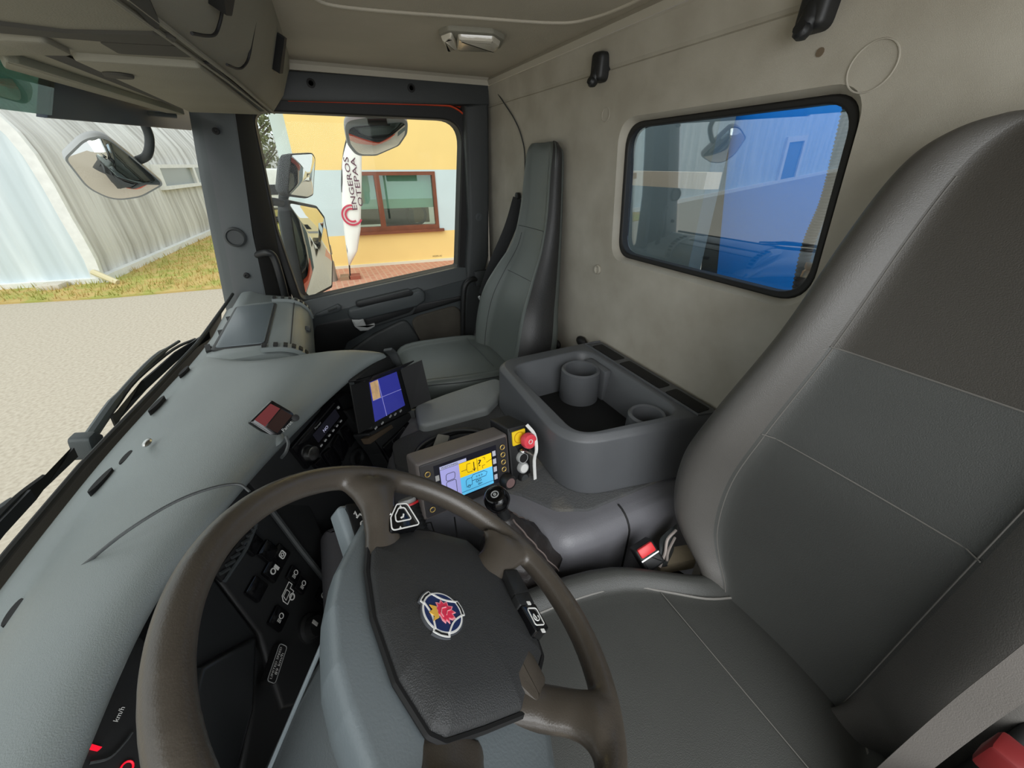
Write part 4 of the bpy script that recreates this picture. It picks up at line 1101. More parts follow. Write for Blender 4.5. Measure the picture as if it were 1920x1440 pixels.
CM = Frame((0.93,-0.08,-0.55),(0.83,-0.557,0),(0.121,0.181,0.976))
bm = BM(); prism(bm, CM, rpoly([(-0.1151,0.1255),(-0.0037,0.1164),(0.0637,0.1071),(0.0680,0.0841),(0.0833,0.0564),(-0.0301,0.0844)], .004), -.03, .010, .003)
obj('wing_pocket', bm, M['dark'], dash)
bm = BM(); tube(bm, [CM.p(*q, .008) for q in [(0.0695,0.1219),(0.0837,0.1025),(0.0873,0.0779),(0.0884,0.0538)]], 0, sm=4, flat=(.0035, .012), upv=CM.z)
obj('pocket_frame', bm, M['dgrey'], dash)
# ---- camera monitor with sun hood, and the pocket below
CM = Frame((0.93,-0.08,-0.55),(0.83,-0.557,0),(0.121,0.181,0.976))
cm = thing('camera_monitor', 'black camera monitor with folding hood showing a blue split screen', 'monitor', tuple(CM.o))
bm = BM(); prism(bm, CM, rpoly([(-0.0611,0.1014),(0.1114,0.0455),(0.0806,-0.0809),(-0.1134,-0.0098)], .004), -.03, 0, .003); obj('case', bm, M['black'], cm)
scq = [(-0.0501,0.0879),(0.0808,0.0493),(0.0574,-0.0474),(-0.0919,-0.0011)]
bm = BM(); prism(bm, CM, scq, 0, .001); scr = obj('screen', bm, mat('blue_screen', (52, 56, 150), .15, emit=.45), cm, smooth=0)
bm = BM(); prism(bm, CM, [(-0.0490,0.0858),(-0.0158,0.0766),(-0.0336,0.0331),(-0.0664,0.0438)], .001, .0016); obj('camera_picture', bm, mat('camera_picture', (214, 176, 128), .3, rgb2=(150, 120, 96), vscale=60, emit=.4), scr, smooth=0)
bm = BM(); line_strip(bm, CM, [(-0.0656,0.0448),(0.0677,-0.0003)], .0012, .002); line_strip(bm, CM, [(-0.0158,0.0766),(-0.0415,-0.0176)], .0012, .002); obj('split_lines', bm, mat('screen_line', (150, 150, 210), .4, emit=.4), scr, smooth=0)
hq = [(-0.1000,0.1171),(-0.0425,0.0973),(-0.0926,-0.0054),(-0.1504,0.0170)]
# hood: left cheek and right flap stand out from the screen, top flap above
def flap(a, b, d1, d2, name, th=.003):
    a, b = Vector(a), Vector(b)
    p = [CM.p(a.x, a.y, .0), CM.p(b.x, b.y, .0), CM.p(b.x, b.y, 0) + d2, CM.p(a.x, a.y, 0) + d1]
    bm = BM(); n = (p[1] - p[0]).cross(p[3] - p[0]).normalized() * th
    v = [bm.verts.new(q) for q in p] + [bm.verts.new(q + n) for q in p]
    for f_ in ((0, 1, 2, 3), (7, 6, 5, 4), (0, 4, 5, 1), (1, 5, 6, 2), (2, 6, 7, 3), (3, 7, 4, 0)): bm.faces.new([v[i] for i in f_])
    obj(name, bm, M['dark'], cm, smooth=0)
TLc, TRc, BRc, BLc = [(-0.1000,0.1171),(0.1040,0.0458),(0.0795,-0.0727),(-0.1504,0.0170)]
OUT = CM.z * .09
SLc, SBc = [(-0.0514,0.0931),(-0.0988,-0.0059)]
SL2, SB2 = [(-0.1204,0.1187),(-0.1636,0.0161)]
flap(SLc, SBc, CM.x * (SL2[0] - SLc[0]) + CM.y * (SL2[1] - SLc[1]) + CM.z * .004, CM.x * (SB2[0] - SBc[0]) + CM.y * (SB2[1] - SBc[1]) + CM.z * .004, 'hood_cheek')
flap(TRc, BRc, CM.z * .05 + CM.x * .045, CM.z * .05 + CM.x * .04, 'hood_flap')
flap(SLc, TRc, CM.z * .02 + CM.y * .012, CM.z * .05 + CM.y * .02, 'hood_top')
for i, q in enumerate([(-0.0990,-0.0202),(-0.0686,-0.0272),(-0.0263,-0.0347),(-0.0028,-0.0437),(0.0262,-0.0524)]):
    bm = BM(); box(bm, CM.off(q[0], q[1] + .006, 0), (-.005, -.002, 0), (.005, .002, .002)); obj('button', bm, M['silver'], cm, smooth=0)
pk = thing('storage_compartment', 'black drawer unit below the camera monitor', 'compartment', tuple(CM.p(0, -.2, 0)))
bm = BM(); prism(bm, CM, rpoly([(-0.1252,-0.0107),(0.0785,-0.0833),(0.0808,-0.1788),(0.0431,-0.1901),(-0.1060,-0.1635),(-0.1070,-0.0877)], .006), -.05, -.006, .005); obj('front', bm, M['black'], pk)
bm = BM(); prism(bm, CM, rpoly([(-0.1041,-0.0695),(0.0493,-0.0974),(0.0497,-0.1632),(-0.0862,-0.1406)], .008), -.006, .0, .004); obj('drawer_front', bm, M['gloss'], pk)
bm = BM(); line_strip(bm, CM, rpoly([(-0.0625,-0.0812),(0.0123,-0.0900),(0.0115,-0.1041),(-0.0596,-0.0976)], .004), .0012, .0008, True); obj('drawer_outline', bm, M['dgrey'], pk, smooth=0)
bm = BM(); prism(bm, CM, [(-0.1401,-0.0154),(-0.0331,-0.0506),(-0.0322,-0.0616),(-0.1380,-0.0330)], -.02, .0, .002); obj('grille', bm, mat('brown_grille', (70, 58, 44), .7), pk)
bm = BM(); prism(bm, CM, [(0.0806,-0.0809),(0.1040,-0.0885),(0.0982,-0.1755),(0.0721,-0.1884),(0.0410,-0.1924)], -.06, .008, .004); obj('side_rib', bm, M['dgrey'], pk)

# ================================================================ STEERING WHEEL
WF_ = Frame((.2137, -.0225, -.3544), (1, 0, 0), (0, math.cos(R(35.16)), math.sin(R(35.16))))
sw_ = thing('steering_wheel', 'worn dark brown steering wheel with black centre pad and round emblem', 'steering wheel', tuple(WF_.p(0, 0, -.12)))
M['rim'] = mat('worn_brown_leather_rim', (72, 66, 59), .34, .12, 700, .25, 14, spec=.5)
M['shell'] = mat('grey_hub_shell', (104, 112, 116), .4, .15, 420)
M['pad'] = mat('black_grained_pad', (48, 49, 50), .5, .4, 900)
RM = .1872
bm = BM()
n1, n2 = 96, 16
secs = []
for i in range(n1):
    a = 2 * PI * i / n1
    secs.append([WF_.p((RM + .0128 * math.cos(2 * PI * k / n2)) * math.cos(a), (RM + .0128 * math.cos(2 * PI * k / n2)) * math.sin(a), .0150 * math.sin(2 * PI * k / n2)) for k in range(n2)])
secs.append(secs[0])
grid(bm, secs, closed_u=True)
bmesh.ops.remove_doubles(bm, verts=bm.verts[:], dist=1e-5)
RIMB = bm
def spoke(name, pts, widths, thick, m):
    secs = []
    P = [Vector(p) for p in pts]
    for i, p in enumerate(P):
        t = (P[min(i + 1, len(P) - 1)] - P[max(0, i - 1)]); t2 = Vector((t.x, t.y, 0)).normalized()
        s = Vector((-t2.y, t2.x, 0))
        w, h = widths[i], thick[i]
        secs.append([WF_.p(*(p + s * (w * math.cos(2 * PI * k / 14)) + Vector((0, 0, h * math.sin(2 * PI * k / 14))))) for k in range(14)])
    grid(RIMB, secs, closed_u=True, caps=True)
spoke('spoke', [(.06, .012, -.036), (.085, .015, -.030), (.115, .022, -.018), (.140, .028, -.006), (.156, .033, -.001), (.170, .036, 0)], [.036, .027, .020, .021, .028, .040], [.016, .015, .014, .015, .0155, .014], M['rim'])
spoke('spoke', [(-.08, -.010, -.036), (-.105, .0, -.032), (-.13, .014, -.020), (-.150, .026, -.008), (-.170, .036, 0)], [.030, .027, .024, .028, .036], [.014, .014, .014, .015, .015], M['rim'])
spoke('spoke', [(.045, -.060, -.036), (.060, -.090, -.028), (.076, -.118, -.012), (.088, -.134, -.003), (.098, -.142, 0)], [.026, .022, .022, .028, .038], [.016, .015, .015, .0155, .014], M['rim'])
spoke('spoke', [(-.06, -.080, -.034), (-.076, -.103, -.026), (-.092, -.124, -.012), (-.102, -.134, -.003), (-.110, -.140, 0)], [.026, .022, .022, .027, .036], [.016, .015, .015, .0155, .014], M['rim'])
rim = obj('rim_and_spokes', RIMB, M['rim'], sw_, smooth=180)
md = rim.modifiers.new('blend', 'REMESH'); md.mode = 'VOXEL'; md.voxel_size = .0028; md.use_smooth_shade = True
md = rim.modifiers.new('soften', 'SMOOTH'); md.factor = .5; md.iterations = 14
# hub shell
sh = rpoly([(0.171,0.022), (0.12,0.046), (0.076,0.067), (0.036,0.076), (-0.015,0.076), (-0.05,0.069), (-0.086,0.058), (-.15, .04), (-.15, -.02), (-.125, -.10), (-.05, -.135), (.03, -.125), (.095, -.08), (.13, .0), (.13, .03)], .012, 4)
pd = rpoly([(0.063,0.043), (0.094,0.037), (0.114,0.02), (0.127,-0.005), (0.128,-0.043), (0.119,-0.097), (0.094,-0.116), (0.064,-0.132), (-0.011,-0.139), (-0.034,-0.134), (-0.049,-0.117), (-0.079,-0.077), (-0.083,-0.033), (-0.085,0.004), (-0.078,0.016), (-0.04,0.034), (0.015,0.044)], .006, 4)
bm = BM(); N = len(sh)
rings = []
for k, z in ((.55, -.105), (.85, -.085), (.97, -.06), (1.0, -.044), (.985, -.034), (.93, -.029)):
    rings.append([bm.verts.new(WF_.p(q[0] * k, q[1] * k, z)) for q in sh])
for a, b in zip(rings, rings[1:]):
    for i in range(N): bm.faces.new((a[i - 1], a[i], b[i], b[i - 1]))
bm.faces.new(rings[0][::-1]); bm.faces.new(rings[-1])
obj('hub_shell', bm, M['shell'], sw_, smooth=60)
bm = BM(); N = len(pd); rings = []
cx_ = sum(q[0] for q in pd) / N; cy_ = sum(q[1] for q in pd) / N
for k, z in ((.98, -.04), (1.0, -.026), (.985, -.020), (.95, -.016), (.75, -.0095), (.45, -.0065), (.2, -.0055)):
    rings.append([bm.verts.new(WF_.p(cx_ + (q[0] - cx_) * k, cy_ + (q[1] - cy_) * k, z)) for q in pd])
for a, b in zip(rings, rings[1:]):
    for i in range(N): bm.faces.new((a[i - 1], a[i], b[i], b[i - 1]))
bm.faces.new(rings[-1])
pad = obj('centre_pad', bm, M['pad'], sw_, smooth=60)
bm = BM(); tube(bm, [WF_.p(cx_ + (q[0] - cx_) * 1.012, cy_ + (q[1] - cy_) * 1.012, -.0235) for q in pd], .003, 6, closed=True); obj('pad_joint', bm, M['dark'], pad)
# emblem
EC = (0.005,-0.014)
EB = WF_.off(EC[0], EC[1], -.0062)
r0_ = .0225
def lobed(r, lob, n=120):
    out = []
    for i in range(n):
        a = 2 * PI * i / n
        d_ = min(abs((math.degrees(a) - c + 180) % 360 - 180) for c in (40, 158, 280))
        out.append(((r + (lob if d_ < 22 else 0)) * math.cos(a), (r + (lob if d_ < 22 else 0)) * math.sin(a)))
    return out
bm = BM(); prism(bm, EB, lobed(r0_ * 1.0, r0_ * .14), -.002, .0008); em = obj('emblem', bm, mat('emblem_grey_rim', (78, 80, 84), .3), pad, smooth=0)
bm = BM(); prism(bm, EB, lobed(r0_ * .94, r0_ * .14), .0008, .0014); obj('emblem_white', bm, M['white'], em, smooth=0)
M['navy'] = mat('navy_enamel', (28, 40, 84), .25)
bm = BM(); prism(bm, EB, circ(0, 0, r0_ * .86, 60), .0014, .0018); obj('emblem_disc', bm, M['navy'], em, smooth=0)
for c in (40, 158, 280):
    a = R(c); bm = BM()
    prism(bm, EB, [(r0_ * rr * math.cos(R(c + d_)), r0_ * rr * math.sin(R(c + d_))) for rr, d_ in ((.95, -17), (.95, 0), (.95, 17), (1.03, 17), (1.03, 0), (1.03, -17))], .0014, .0018); obj('emblem_lobe', bm, M['dark'], em, smooth=0)
bm = BM()
for c in (-20, 100, 219):
    P = [(r0_ * rr * math.cos(R(c + d_)), r0_ * rr * math.sin(R(c + d_))) for rr, d_ in ((.92, -40), (.66, -20), (.60, 0), (.66, 20), (.92, 40))]
    tube(bm, [EB.p(q[0], q[1], .0021) for q in P], 0, sm=4, flat=(.0008, .0004), upv=EB.z)
obj('emblem_arcs', bm, M['white'], em, smooth=0)
M['crimson'] = mat('crimson_enamel', (224, 50, 80), .35)
M['pink'] = mat('pink_enamel', (240, 160, 170), .35)
M['gold'] = mat('gold_enamel', (226, 176, 70), .35)
# crowned beast head: ragged mane, beak and crown, upright for the driver
mane = [(-.30, -.42), (-.12, -.34), (-.06, -.52), (.06, -.36), (.2, -.46), (.24, -.26), (.42, -.26), (.36, -.08), (.5, .02), (.36, .1), (.4, .26), (.24, .24), (.16, .36), (.04, .3), (-.1, .36), (-.16, .24), (-.34, .2), (-.48, .08), (-.36, .02), (-.5, -.1), (-.3, -.12), (-.36, -.28)]
bm = BM(); prism(bm, EB, [(q[0] * r0_ * 1.1 , q[1] * r0_ * 1.1 - .001) for q in mane], .0018, .0026); obj('beast_mane', bm, M['pink'], em, smooth=0)
bm = BM(); prism(bm, EB, [(q[0] * r0_ * .93, q[1] * r0_ * .93 - .001) for q in mane], .0026, .0029); obj('beast_head', bm, M['crimson'], em, smooth=0)
bm = BM(); line_strip(bm, EB, [(-.006, .002), (-.002, .0035), (.003, .001), (.004, -.004)], .0009, .0032); line_strip(bm, EB, [(-.004, -.002), (0, -.004), (.001, -.008)], .0007, .0032); obj('beast_lines', bm, M['pink'], em, smooth=0)
cr = [(-.28, .3), (-.42, .62), (-.2, .5), (-.04, .7), (.1, .5), (.3, .6), (.22, .3)]
bm = BM(); prism(bm, EB, [(q[0] * r0_, q[1] * r0_) for q in cr], .0026, .0033); obj('beast_crown', bm, M['gold'], em, smooth=0)
# phone buttons on the upper right spoke
pb_ = [(0.121,0.024), (0.126,-0.002), (0.1,-0.01), (0.089,0.029)]
PBF = WF_.off(0, 0, .002)
q4 = [(0.119,0.02), (0.14,0.01), (0.144,-0.005), (0.115,-0.02), (0.101,0.02)]
cxp = sum(q[0] for q in q4) / 5; cyp = sum(q[1] for q in q4) / 5
bm = BM(); PW = Frame(WF_.p(cxp, cyp, -.0005), WF_.x + WF_.z * .22, WF_.y)
q4 = [(q[0] - cxp, q[1] - cyp) for q in q4]; cxp = cyp = 0
prism(bm, PW, rpoly(q4, .004), -.02, .0, .003); pbn = obj('phone_button', bm, M['gloss'], sw_)
bm = BM(); line_strip(bm, PW, rpoly([(cxp + (q[0] - cxp) * .92, cyp + (q[1] - cyp) * .92) for q in q4], .004), .0013, .0006, True); line_strip(bm, PW, rpoly([(cxp + .002 + (q[0] - cxp) * .5, cyp + (q[1] - cyp) * .52) for q in q4], .003), .0013, .0006, True)
line_strip(bm, PW, [(cxp - .003, cyp + .001), (cxp - .001, cyp - .002), (cxp + .003, cyp - .003)], .0018, .0006)
for q in ((cxp + .0, cyp + .0135), (cxp - .0155, cyp + .003), (cxp + .013, cyp)): prism(bm, PW, circ(q[0], q[1], .0016, 3), .0002, .001)
obj('button_print', bm, M['white'], pbn, smooth=0)
# cruise buttons along the lower edge of the pad
bb_ = [((0.059,-0.12), (0.061,-0.142), (0.028,-0.143), (0.023,-0.117)), ((0.025,-0.116), (0.029,-0.142), (0.012,-0.141), (0.01,-0.117)), ((0.01,-0.117), (0.013,-0.142), (-0.018,-0.143), (-0.021,-0.121))]
for i, q in enumerate(bb_):
    bm = BM(); prism(bm, WF_, rpoly(list(q), .003), -.03, -.003, .002); b_ = obj('cruise_button', bm, M['gloss'] if i == 2 else M['black'], sw_)
    if i == 2:
        c_ = (sum(p[0] for p in q) / 4, sum(p[1] for p in q) / 4)
        CB = WF_.off(c_[0], c_[1], -.003)
        bm = BM(); line_strip(bm, CB, rpoly([(-.010, -.007), (.010, -.007), (.010, .007), (-.010, .007)], .003), .001, .0006, True); line_strip(bm, CB, circ(-.001, 0, .004, 12)[2:11], .001, .0006); line_strip(bm, CB, [(-.003, 0), (.003, .002)], .001, .0006)
        for dx_ in (-.0165, .0165): box(bm, CB, (dx_ - .002, -.0025, 0), (dx_ + .002, .0025, .0008))
        obj('button_print', bm, M['white'], b_, smooth=0)
bm = BM(); prism(bm, WF_, rpoly([(.05, -.085), (.0, -.112), (-.06, -.118), (-.085, -.095), (-.05, -.07), (.02, -.065)], .01), -.05, -.012, .008); obj('button_bridge', bm, M['rim'], sw_)

# column and stalk
co = thing('steering_column', 'grey steering column cover running down behind the steering wheel', 'steering column', tuple(WF_.p(0, 0, -.5)))
bm = BM(); secs = []
for z, rx, ry, oy in ((-.05, .05, .05, .0), (-.09, .072, .062, .0), (-.15, .074, .066, -.004), (-.24, .070, .066, -.01), (-.36, .066, .064, -.02), (-.55, .06, .06, -.03)):
    secs.append([WF_.p(rx * math.cos(2 * PI * k / 28), oy + ry * math.sin(2 * PI * k / 28), z) for k in range(28)])
grid(bm, secs, closed_u=True, caps=True)
obj('column_cover', bm, M['grey'], co, smooth=60)
bm = BM(); tube(bm, [WF_.p(.045 - .1 * t, .0 + .060, -.07 - .36 * t) for t in [i / 10 for i in range(11)]], .0022, 8); obj('cover_highlight', bm, M['shell'], co)  # paler bead paints the highlight along the column cover edge
stk = thing('column_stalk', 'flat grey and black wiper stalk right of the steering column', 'stalk', tuple(WF_.p(.08, .03, -.06)))
s0, s1 = (0.092,0.024), (0.173,0.048)
A_, B_ = Vector(WF_.p(s0[0], s0[1], -.060)), Vector(WF_.p(s1[0], s1[1], -.04))
SF = Frame(A_.lerp(B_, .5), B_ - A_, WF_.y)
Ls = (B_ - A_).length / 2
bm = BM(); prism(bm, SF, rpoly([(-Ls, -.012), (Ls * .9, -.021), (Ls, -.012), (Ls, .010), (Ls * .9, .014), (-Ls, .010)], .006), -.012, .010, .008, 4); so_ = obj('lever', bm, M['shell'], stk)
bm = BM(); prism(bm, SF, rpoly([(-Ls * .8, -.011), (Ls * .88, -.020), (Ls * .96, -.010), (Ls * .96, .006), (-Ls * .8, .005)], .004), .008, .0106, .001); lf = obj('lever_face', bm, M['black'], so_)
bm = BM(); line_strip(bm, SF, circ(Ls * .3, -.009, .0035, 12), .0014, .0112, True); line_strip(bm, SF, [(Ls * .5, -.014), (Ls * .6, -.008), (Ls * .5, -.003)], .002, .0112); line_strip(bm, SF, [(Ls * .55, -.004), (Ls * .7, -.003), (Ls * .62, -.001)], .0012, .0112); obj('stalk_symbol', bm, M['white'], lf, smooth=0)

# ================================================================ OVERHEAD CONSOLE
oh = thing('overhead_console', 'grey beige overhead storage console above the windscreen', 'overhead console', (.9, .2, .15))
st_ = [(1.775, .046, .26, -.036), (1.74, .038, .288, -.037), (1.4, .060, .36, -.024), (1.124, .077, .415, -.012), (.9, .096, .44, .0), (.66, .115, .455, .012), (.3, .135, .465, .03), (-.3, .15, .47, .04)]
bm = BM(); secs = []
for i, (x, yr, yf, yt) in enumerate(st_):
    k = .012 if i == 0 else 0
    secs.append([(x, yf + .02, .31), (x, yf, .158 + k), (x, yf - .012, .151 + k), (x, yr + .035, .150 + k), (x, yr + .012, .153 + k), (x, yr, .166 + k), (x, yr * .75 + yt * .25 - .012, .20), (x, yt + .008, .275), (x, yt, .312)])
grid(bm, secs, closed_u=True, caps=True)
obj('console_body', bm, M['over'], oh, smooth=50)
# bright edging rods and dark slot along the rear lower edge
for dy, dz, rr in ((.010, .150, .0035), (.024, .148, .003)):
    bm = BM(); tube(bm, [(x, yr + dy, dz) for x, yr, yf, yt in st_[1:]], rr, 6); obj('edging', bm, M['over'], oh)
OB = Frame((0, 0, .150), (1, 0, 0), (0, -1, 0))
def under(name, px, z0, z1, m, r=.01, bev=.004):
    bm = BM(); prism(bm, OB, rpoly(px, r), z0, z1, bev); return obj(name, bm, m, oh)
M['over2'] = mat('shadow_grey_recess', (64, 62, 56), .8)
under('flap_panel', [(0.9779,-0.2852),(0.9607,-0.1188),(1.6929,-0.0844),(1.7109,-0.2772)], -.004, .010, M['over'])
under('slot', [(0.9667,-0.1140),(0.9656,-0.1026),(1.6686,-0.0650),(1.6929,-0.0844)], -.004, .002, M['dark'], .002, 0)
under('visor_slot', [(0.9895,-0.3244),(0.9757,-0.2953),(1.7109,-0.2772),(1.6416,-0.2978)], -.004, .003, M['dark'], .003, 0)
under('edge_rail', [(1.0186,-0.3788),(1.0353,-0.3683),(1.7795,-0.3000),(1.7974,-0.3379),(1.0901,-0.4103)], -.004, .012, M['over'])
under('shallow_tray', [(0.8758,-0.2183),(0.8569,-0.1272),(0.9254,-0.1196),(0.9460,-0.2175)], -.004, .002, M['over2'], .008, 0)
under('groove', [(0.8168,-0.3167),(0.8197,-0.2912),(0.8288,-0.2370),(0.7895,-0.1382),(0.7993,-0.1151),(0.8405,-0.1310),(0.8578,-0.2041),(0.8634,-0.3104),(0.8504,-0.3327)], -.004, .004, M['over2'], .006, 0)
under('deep_tray', [(0.6343,-0.1253),(0.6238,-0.1031),(0.7290,-0.1173),(0.7644,-0.1262),(0.7574,-0.1308)], -.004, .003, M['dark'], .008, 0)
under('front_panel', [(0.9170,-0.3644),(0.8856,-0.3202),(0.8747,-0.2749),(0.9565,-0.2763),(0.9734,-0.3192),(1.0013,-0.3712),(1.0087,-0.4082)], -.004, .008, M['over'])
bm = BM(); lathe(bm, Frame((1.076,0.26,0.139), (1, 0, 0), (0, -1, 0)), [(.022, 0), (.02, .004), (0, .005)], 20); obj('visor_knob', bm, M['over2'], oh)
# locker lids on the face towards the cab
OR = Frame((1.124,0.077,0.15),(-0.611,0.038,0),(0,-0.09,0.155))
bm = BM()
tube(bm, [OR.p(*q, -.004) for q in [(0.2624,0.0848),(0.2446,0.0628),(0.2403,0.0439),(0.2494,0.0255),(0.2871,0.0137),(0.3460,0.0019)]], .0022, 6, sm=4)
obj('locker_joint', bm, M['dark'], oh)
bm = BM()
tube(bm, [OR.p(*q, -.004) for q in [(0.0678,0.1508),(0.0400,0.1248),(0.0195,0.0845),(0.0031,0.0448),(0.0262,0.0233),(0.0693,0.0111),(0.1458,0.0032)]], .0022, 6, sm=4)
obj('locker_joint', bm, M['dark'], oh)
bm = BM(); prism(bm, OR, rpoly([(-0.2083,0.1453),(-0.2434,0.1520),(-0.3374,0.0870),(-0.2857,0.0771)], .002), -.02, .012); obj('locker_handle', bm, M['dark'], oh, smooth=0)
bm = BM(); prism(bm, OR, rpoly([(0.3212,0.0648),(0.2691,0.0825),(0.2612,0.0578),(0.2890,0.0507)], .004), -.02, .002); obj('locker_grip', bm, M['dark'], oh, smooth=0)

# ceiling lamp
cl = thing('ceiling_lamp', 'flat ceiling lamp with clear faceted lens', 'ceiling lamp', (1.284,-0.479,0.304))
bm = BM(); prism(bm, CEIL, rpoly([(0.3910,-1.2732),(0.4030,-1.2288),(0.5157,-1.2044),(0.5647,-1.2432),(0.5927,-1.3352),(0.4402,-1.3703)], .012), -.004, .010, .004); obj('lamp_base', bm, M['over'], cl)
M['lens'] = mat('lamp_lens', (196, 190, 176), .15, .2, 120, spec=.8)
bm = BM(); prism(bm, CEIL, rpoly([(0.4330,-1.2435),(0.5227,-1.2211),(0.5583,-1.2572),(0.5726,-1.3199),(0.4614,-1.3484)], .008), .006, .024, .012, 2); obj('lamp_lens', bm, M['lens'], cl)
bm = BM(); prism(bm, CEIL, rpoly([(0.3986,-1.2797),(0.4129,-1.2336),(0.4668,-1.3459),(0.4462,-1.3796)], .006), .006, .022, .010, 2); obj('reading_lens', bm, mat('white_lens', (226, 220, 205), .2), cl)

# coat hooks on the rear wall
def hook(c, lab):
    o = thing('coat_hook', lab, 'hook', tuple(REAR.p(c[0], c[1], 0)), 'coat hooks on the rear wall')
    f = REAR.off(c[0], c[1], .004)
    bm = BM(); prism(bm, f, rpoly([(-.022, -.030), (.022, -.030), (.026, .030), (-.020, .034)], .014), -.008, .026, .011, 3); obj('hook_body', bm, M['black'], o)
    bm = BM(); tube(bm, [f.p(.0, .0, .012), f.p(.0, -.018, .02), f.p(0, -.03, .026), f.p(0, -.026, .038)], [.015, .014, .012, .009], 10, sm=4); obj('hook_finger', bm, M['black'], o)
    bm = BM(); lathe(bm, f.off(0, .008, .015), [(.005, 0), (.005, .0018), (.0, .0018)], 12); obj('screw', bm, M['dark'], o)
hook([(-1.0456,0.2175)][0], 'black coat hook above the rear window near the passenger seat')
hook([(-0.5082,0.2057)][0], 'black coat hook at the top edge of the photo')

# ================================================================ ENGINE TUNNEL AND BOX
tn = thing('engine_tunnel', 'grey moulded engine tunnel between the seats with ribbed dark mat on top', 'engine tunnel', (.8, -.35, -1.28))
M['tun'] = mat('grey_purple_plastic', (112, 112, 117), .42, .25, 420, .1, 5)
out = [(.405, -.754), (.405, -.38), (.412, -.312), (.46, -.278), (.56, -.225), (.63, -.16), (.70, -.07), (.76, -.03), (.98, -.04), (1.02, -.14), (1.05, -.25), (1.05, -.754)]
bm = BM(); prism(bm, XY, rpoly(out, [0, .10, .09, .08, .08, .06, .06, .06, .06, .06, .06, 0], 6), -1.27, -.648, .045, 6); obj('moulding', bm, M['tun'], tn)
M['mat'] = mat('ribbed_floor_mat', (74, 75, 76), .85, 1.0, 260, rgb2=(104, 100, 92), vscale=10, thr=(.28, .5))
matp = [(.468, -.754), (.462, -.40), (.49, -.338), (.56, -.29), (.63, -.22), (.70, -.12), (.78, -.05), (.88, -.06), (.90, -.14), (.90, -.33), (.96, -.41), (.99, -.46), (.99, -.754)]
bm = BM(); prism(bm, XY, rpoly(matp, .04, 5), -.66, -.640, .004); obj('top_mat', bm, M['mat'], tn)
bm = BM(); tube(bm, [(.404, -.47, -.80)] + [(.45 - .0458 * math.cos(R(t)), -.47, -.693 + .0458 * math.sin(R(t))) for t in range(0, 100, 15)], .0022, 6); obj('cover_joint', bm, M['dark'], tn)
bm = BM(); prism(bm, XY, rpoly([(.88, -.135), (.995, -.15), (1.02, -.25), (1.04, -.36), (1.05, -.44), (.985, -.45), (.93, -.395), (.885, -.34)], .03, 5), -.70, -.615, .012, 4); obj('side_step', bm, mat('light_grey_step', (128, 132, 132), .5, .3, 420), tn)

# lower front console with pocket and gear lever boot
lc = thing('lower_console', 'grey lower console beside the gear lever', 'console', (.6, .05, -1.28))
bm = BM(); prism(bm, XY, rpoly([(.40, -.26), (.47, -.215), (.54, -.13), (.62, -.03), (.72, .06), (.72, .14), (.44, .14), (.40, .05)], [.02, .03, .03, .03, .03, .03, .03, .03]), -1.2, -.70, .03, 4); obj('cover', bm, M['tun'], lc)
bm = BM(); tube(bm, [(0.615,-0.145,-0.699), (0.556,-0.133,-0.699)], .0018, 6); obj('cover_joint', bm, M['dark'], lc)
bm = BM(); line_strip(bm, Frame((0, 0, -.699), (1, 0, 0), (0, 1, 0)), [(0.6298,-0.0605),(0.6228,-0.0926),(0.5759,-0.0918)], .003, .001); obj('lid_joint', bm, M['dark'], lc, smooth=0)

gl_ = thing('gear_lever', 'gear lever with shiny black ball knob and wrinkled leather boot', 'gear lever', (.46, -.24, -.70))
KC = Vector((.466, -.190, -.522))
M['leather'] = mat('black_boot_leather', (42, 38, 37), .4, .6, 90)
base_c = Vector((.466, -.240, -.70))
ax = (KC - base_c).normalized()
bm = BM(); secs = []
for k in range(13):
    t = k / 12
    c = base_c.lerp(KC, t * .72)
    r = (.068 * (1 - t) ** 1.2 + .0165) * (1 + .06 * math.sin(t * 26))
    secs.append([c + Vector((math.cos(2 * PI * j / 28) * r * (1 + .06 * math.sin(j * 2.4 + t * 7)), math.sin(2 * PI * j / 28) * r * (1 + .06 * math.cos(j * 1.7 - t * 5)), 0)) for j in range(28)])
grid(bm, secs, closed_u=True, caps=True); bt_ = obj('boot', bm, M['leather'], gl_, smooth=180)
for j in (3, 10, 17, 24):
    bm = BM(); tube(bm, [Vector(s[j]) + (Vector(s[j]) - base_c.lerp(KC, i / 12 * .72)).normalized() * .001 for i, s in enumerate(secs)], .0016, 5, sm=2); obj('boot_seam', bm, mat('boot_thread', (104, 92, 88), .7), bt_)
bm = BM(); tube(bm, [base_c.lerp(KC, .6), base_c.lerp(KC, .7), base_c.lerp(KC, .95)], [.014, .012, .011], 14); obj('shaft', bm, M['black'], gl_)
KF_ = Frame(KC, (1, -.2, .1), ax.cross(Vector((1, -.2, .1))))
bm = BM(); lathe(bm, KF_, [(.0, -.026), (.012, -.026), (.018, -.018), (.0235, -.005), (.0235, .004), (.020, .013), (.0165, .0165), (.0145, .0165), (.0135, .0145), (.0, .0145)], 32); kb_ = obj('knob', bm, M['gloss'], gl_, smooth=60)
bm = BM(); tube(bm, [KF_.p(.0065 * math.cos(a), .0065 * math.sin(a), .0152) for a in [2 * PI * i / 20 for i in range(20)]], .0011, 6, closed=True); tube(bm, [KF_.p(.002 * math.cos(a), .002 * math.sin(a), .0152) for a in [2 * PI * i / 12 for i in range(12)]], .0011, 6, closed=True); obj('knob_print', bm, M['silver'], kb_)
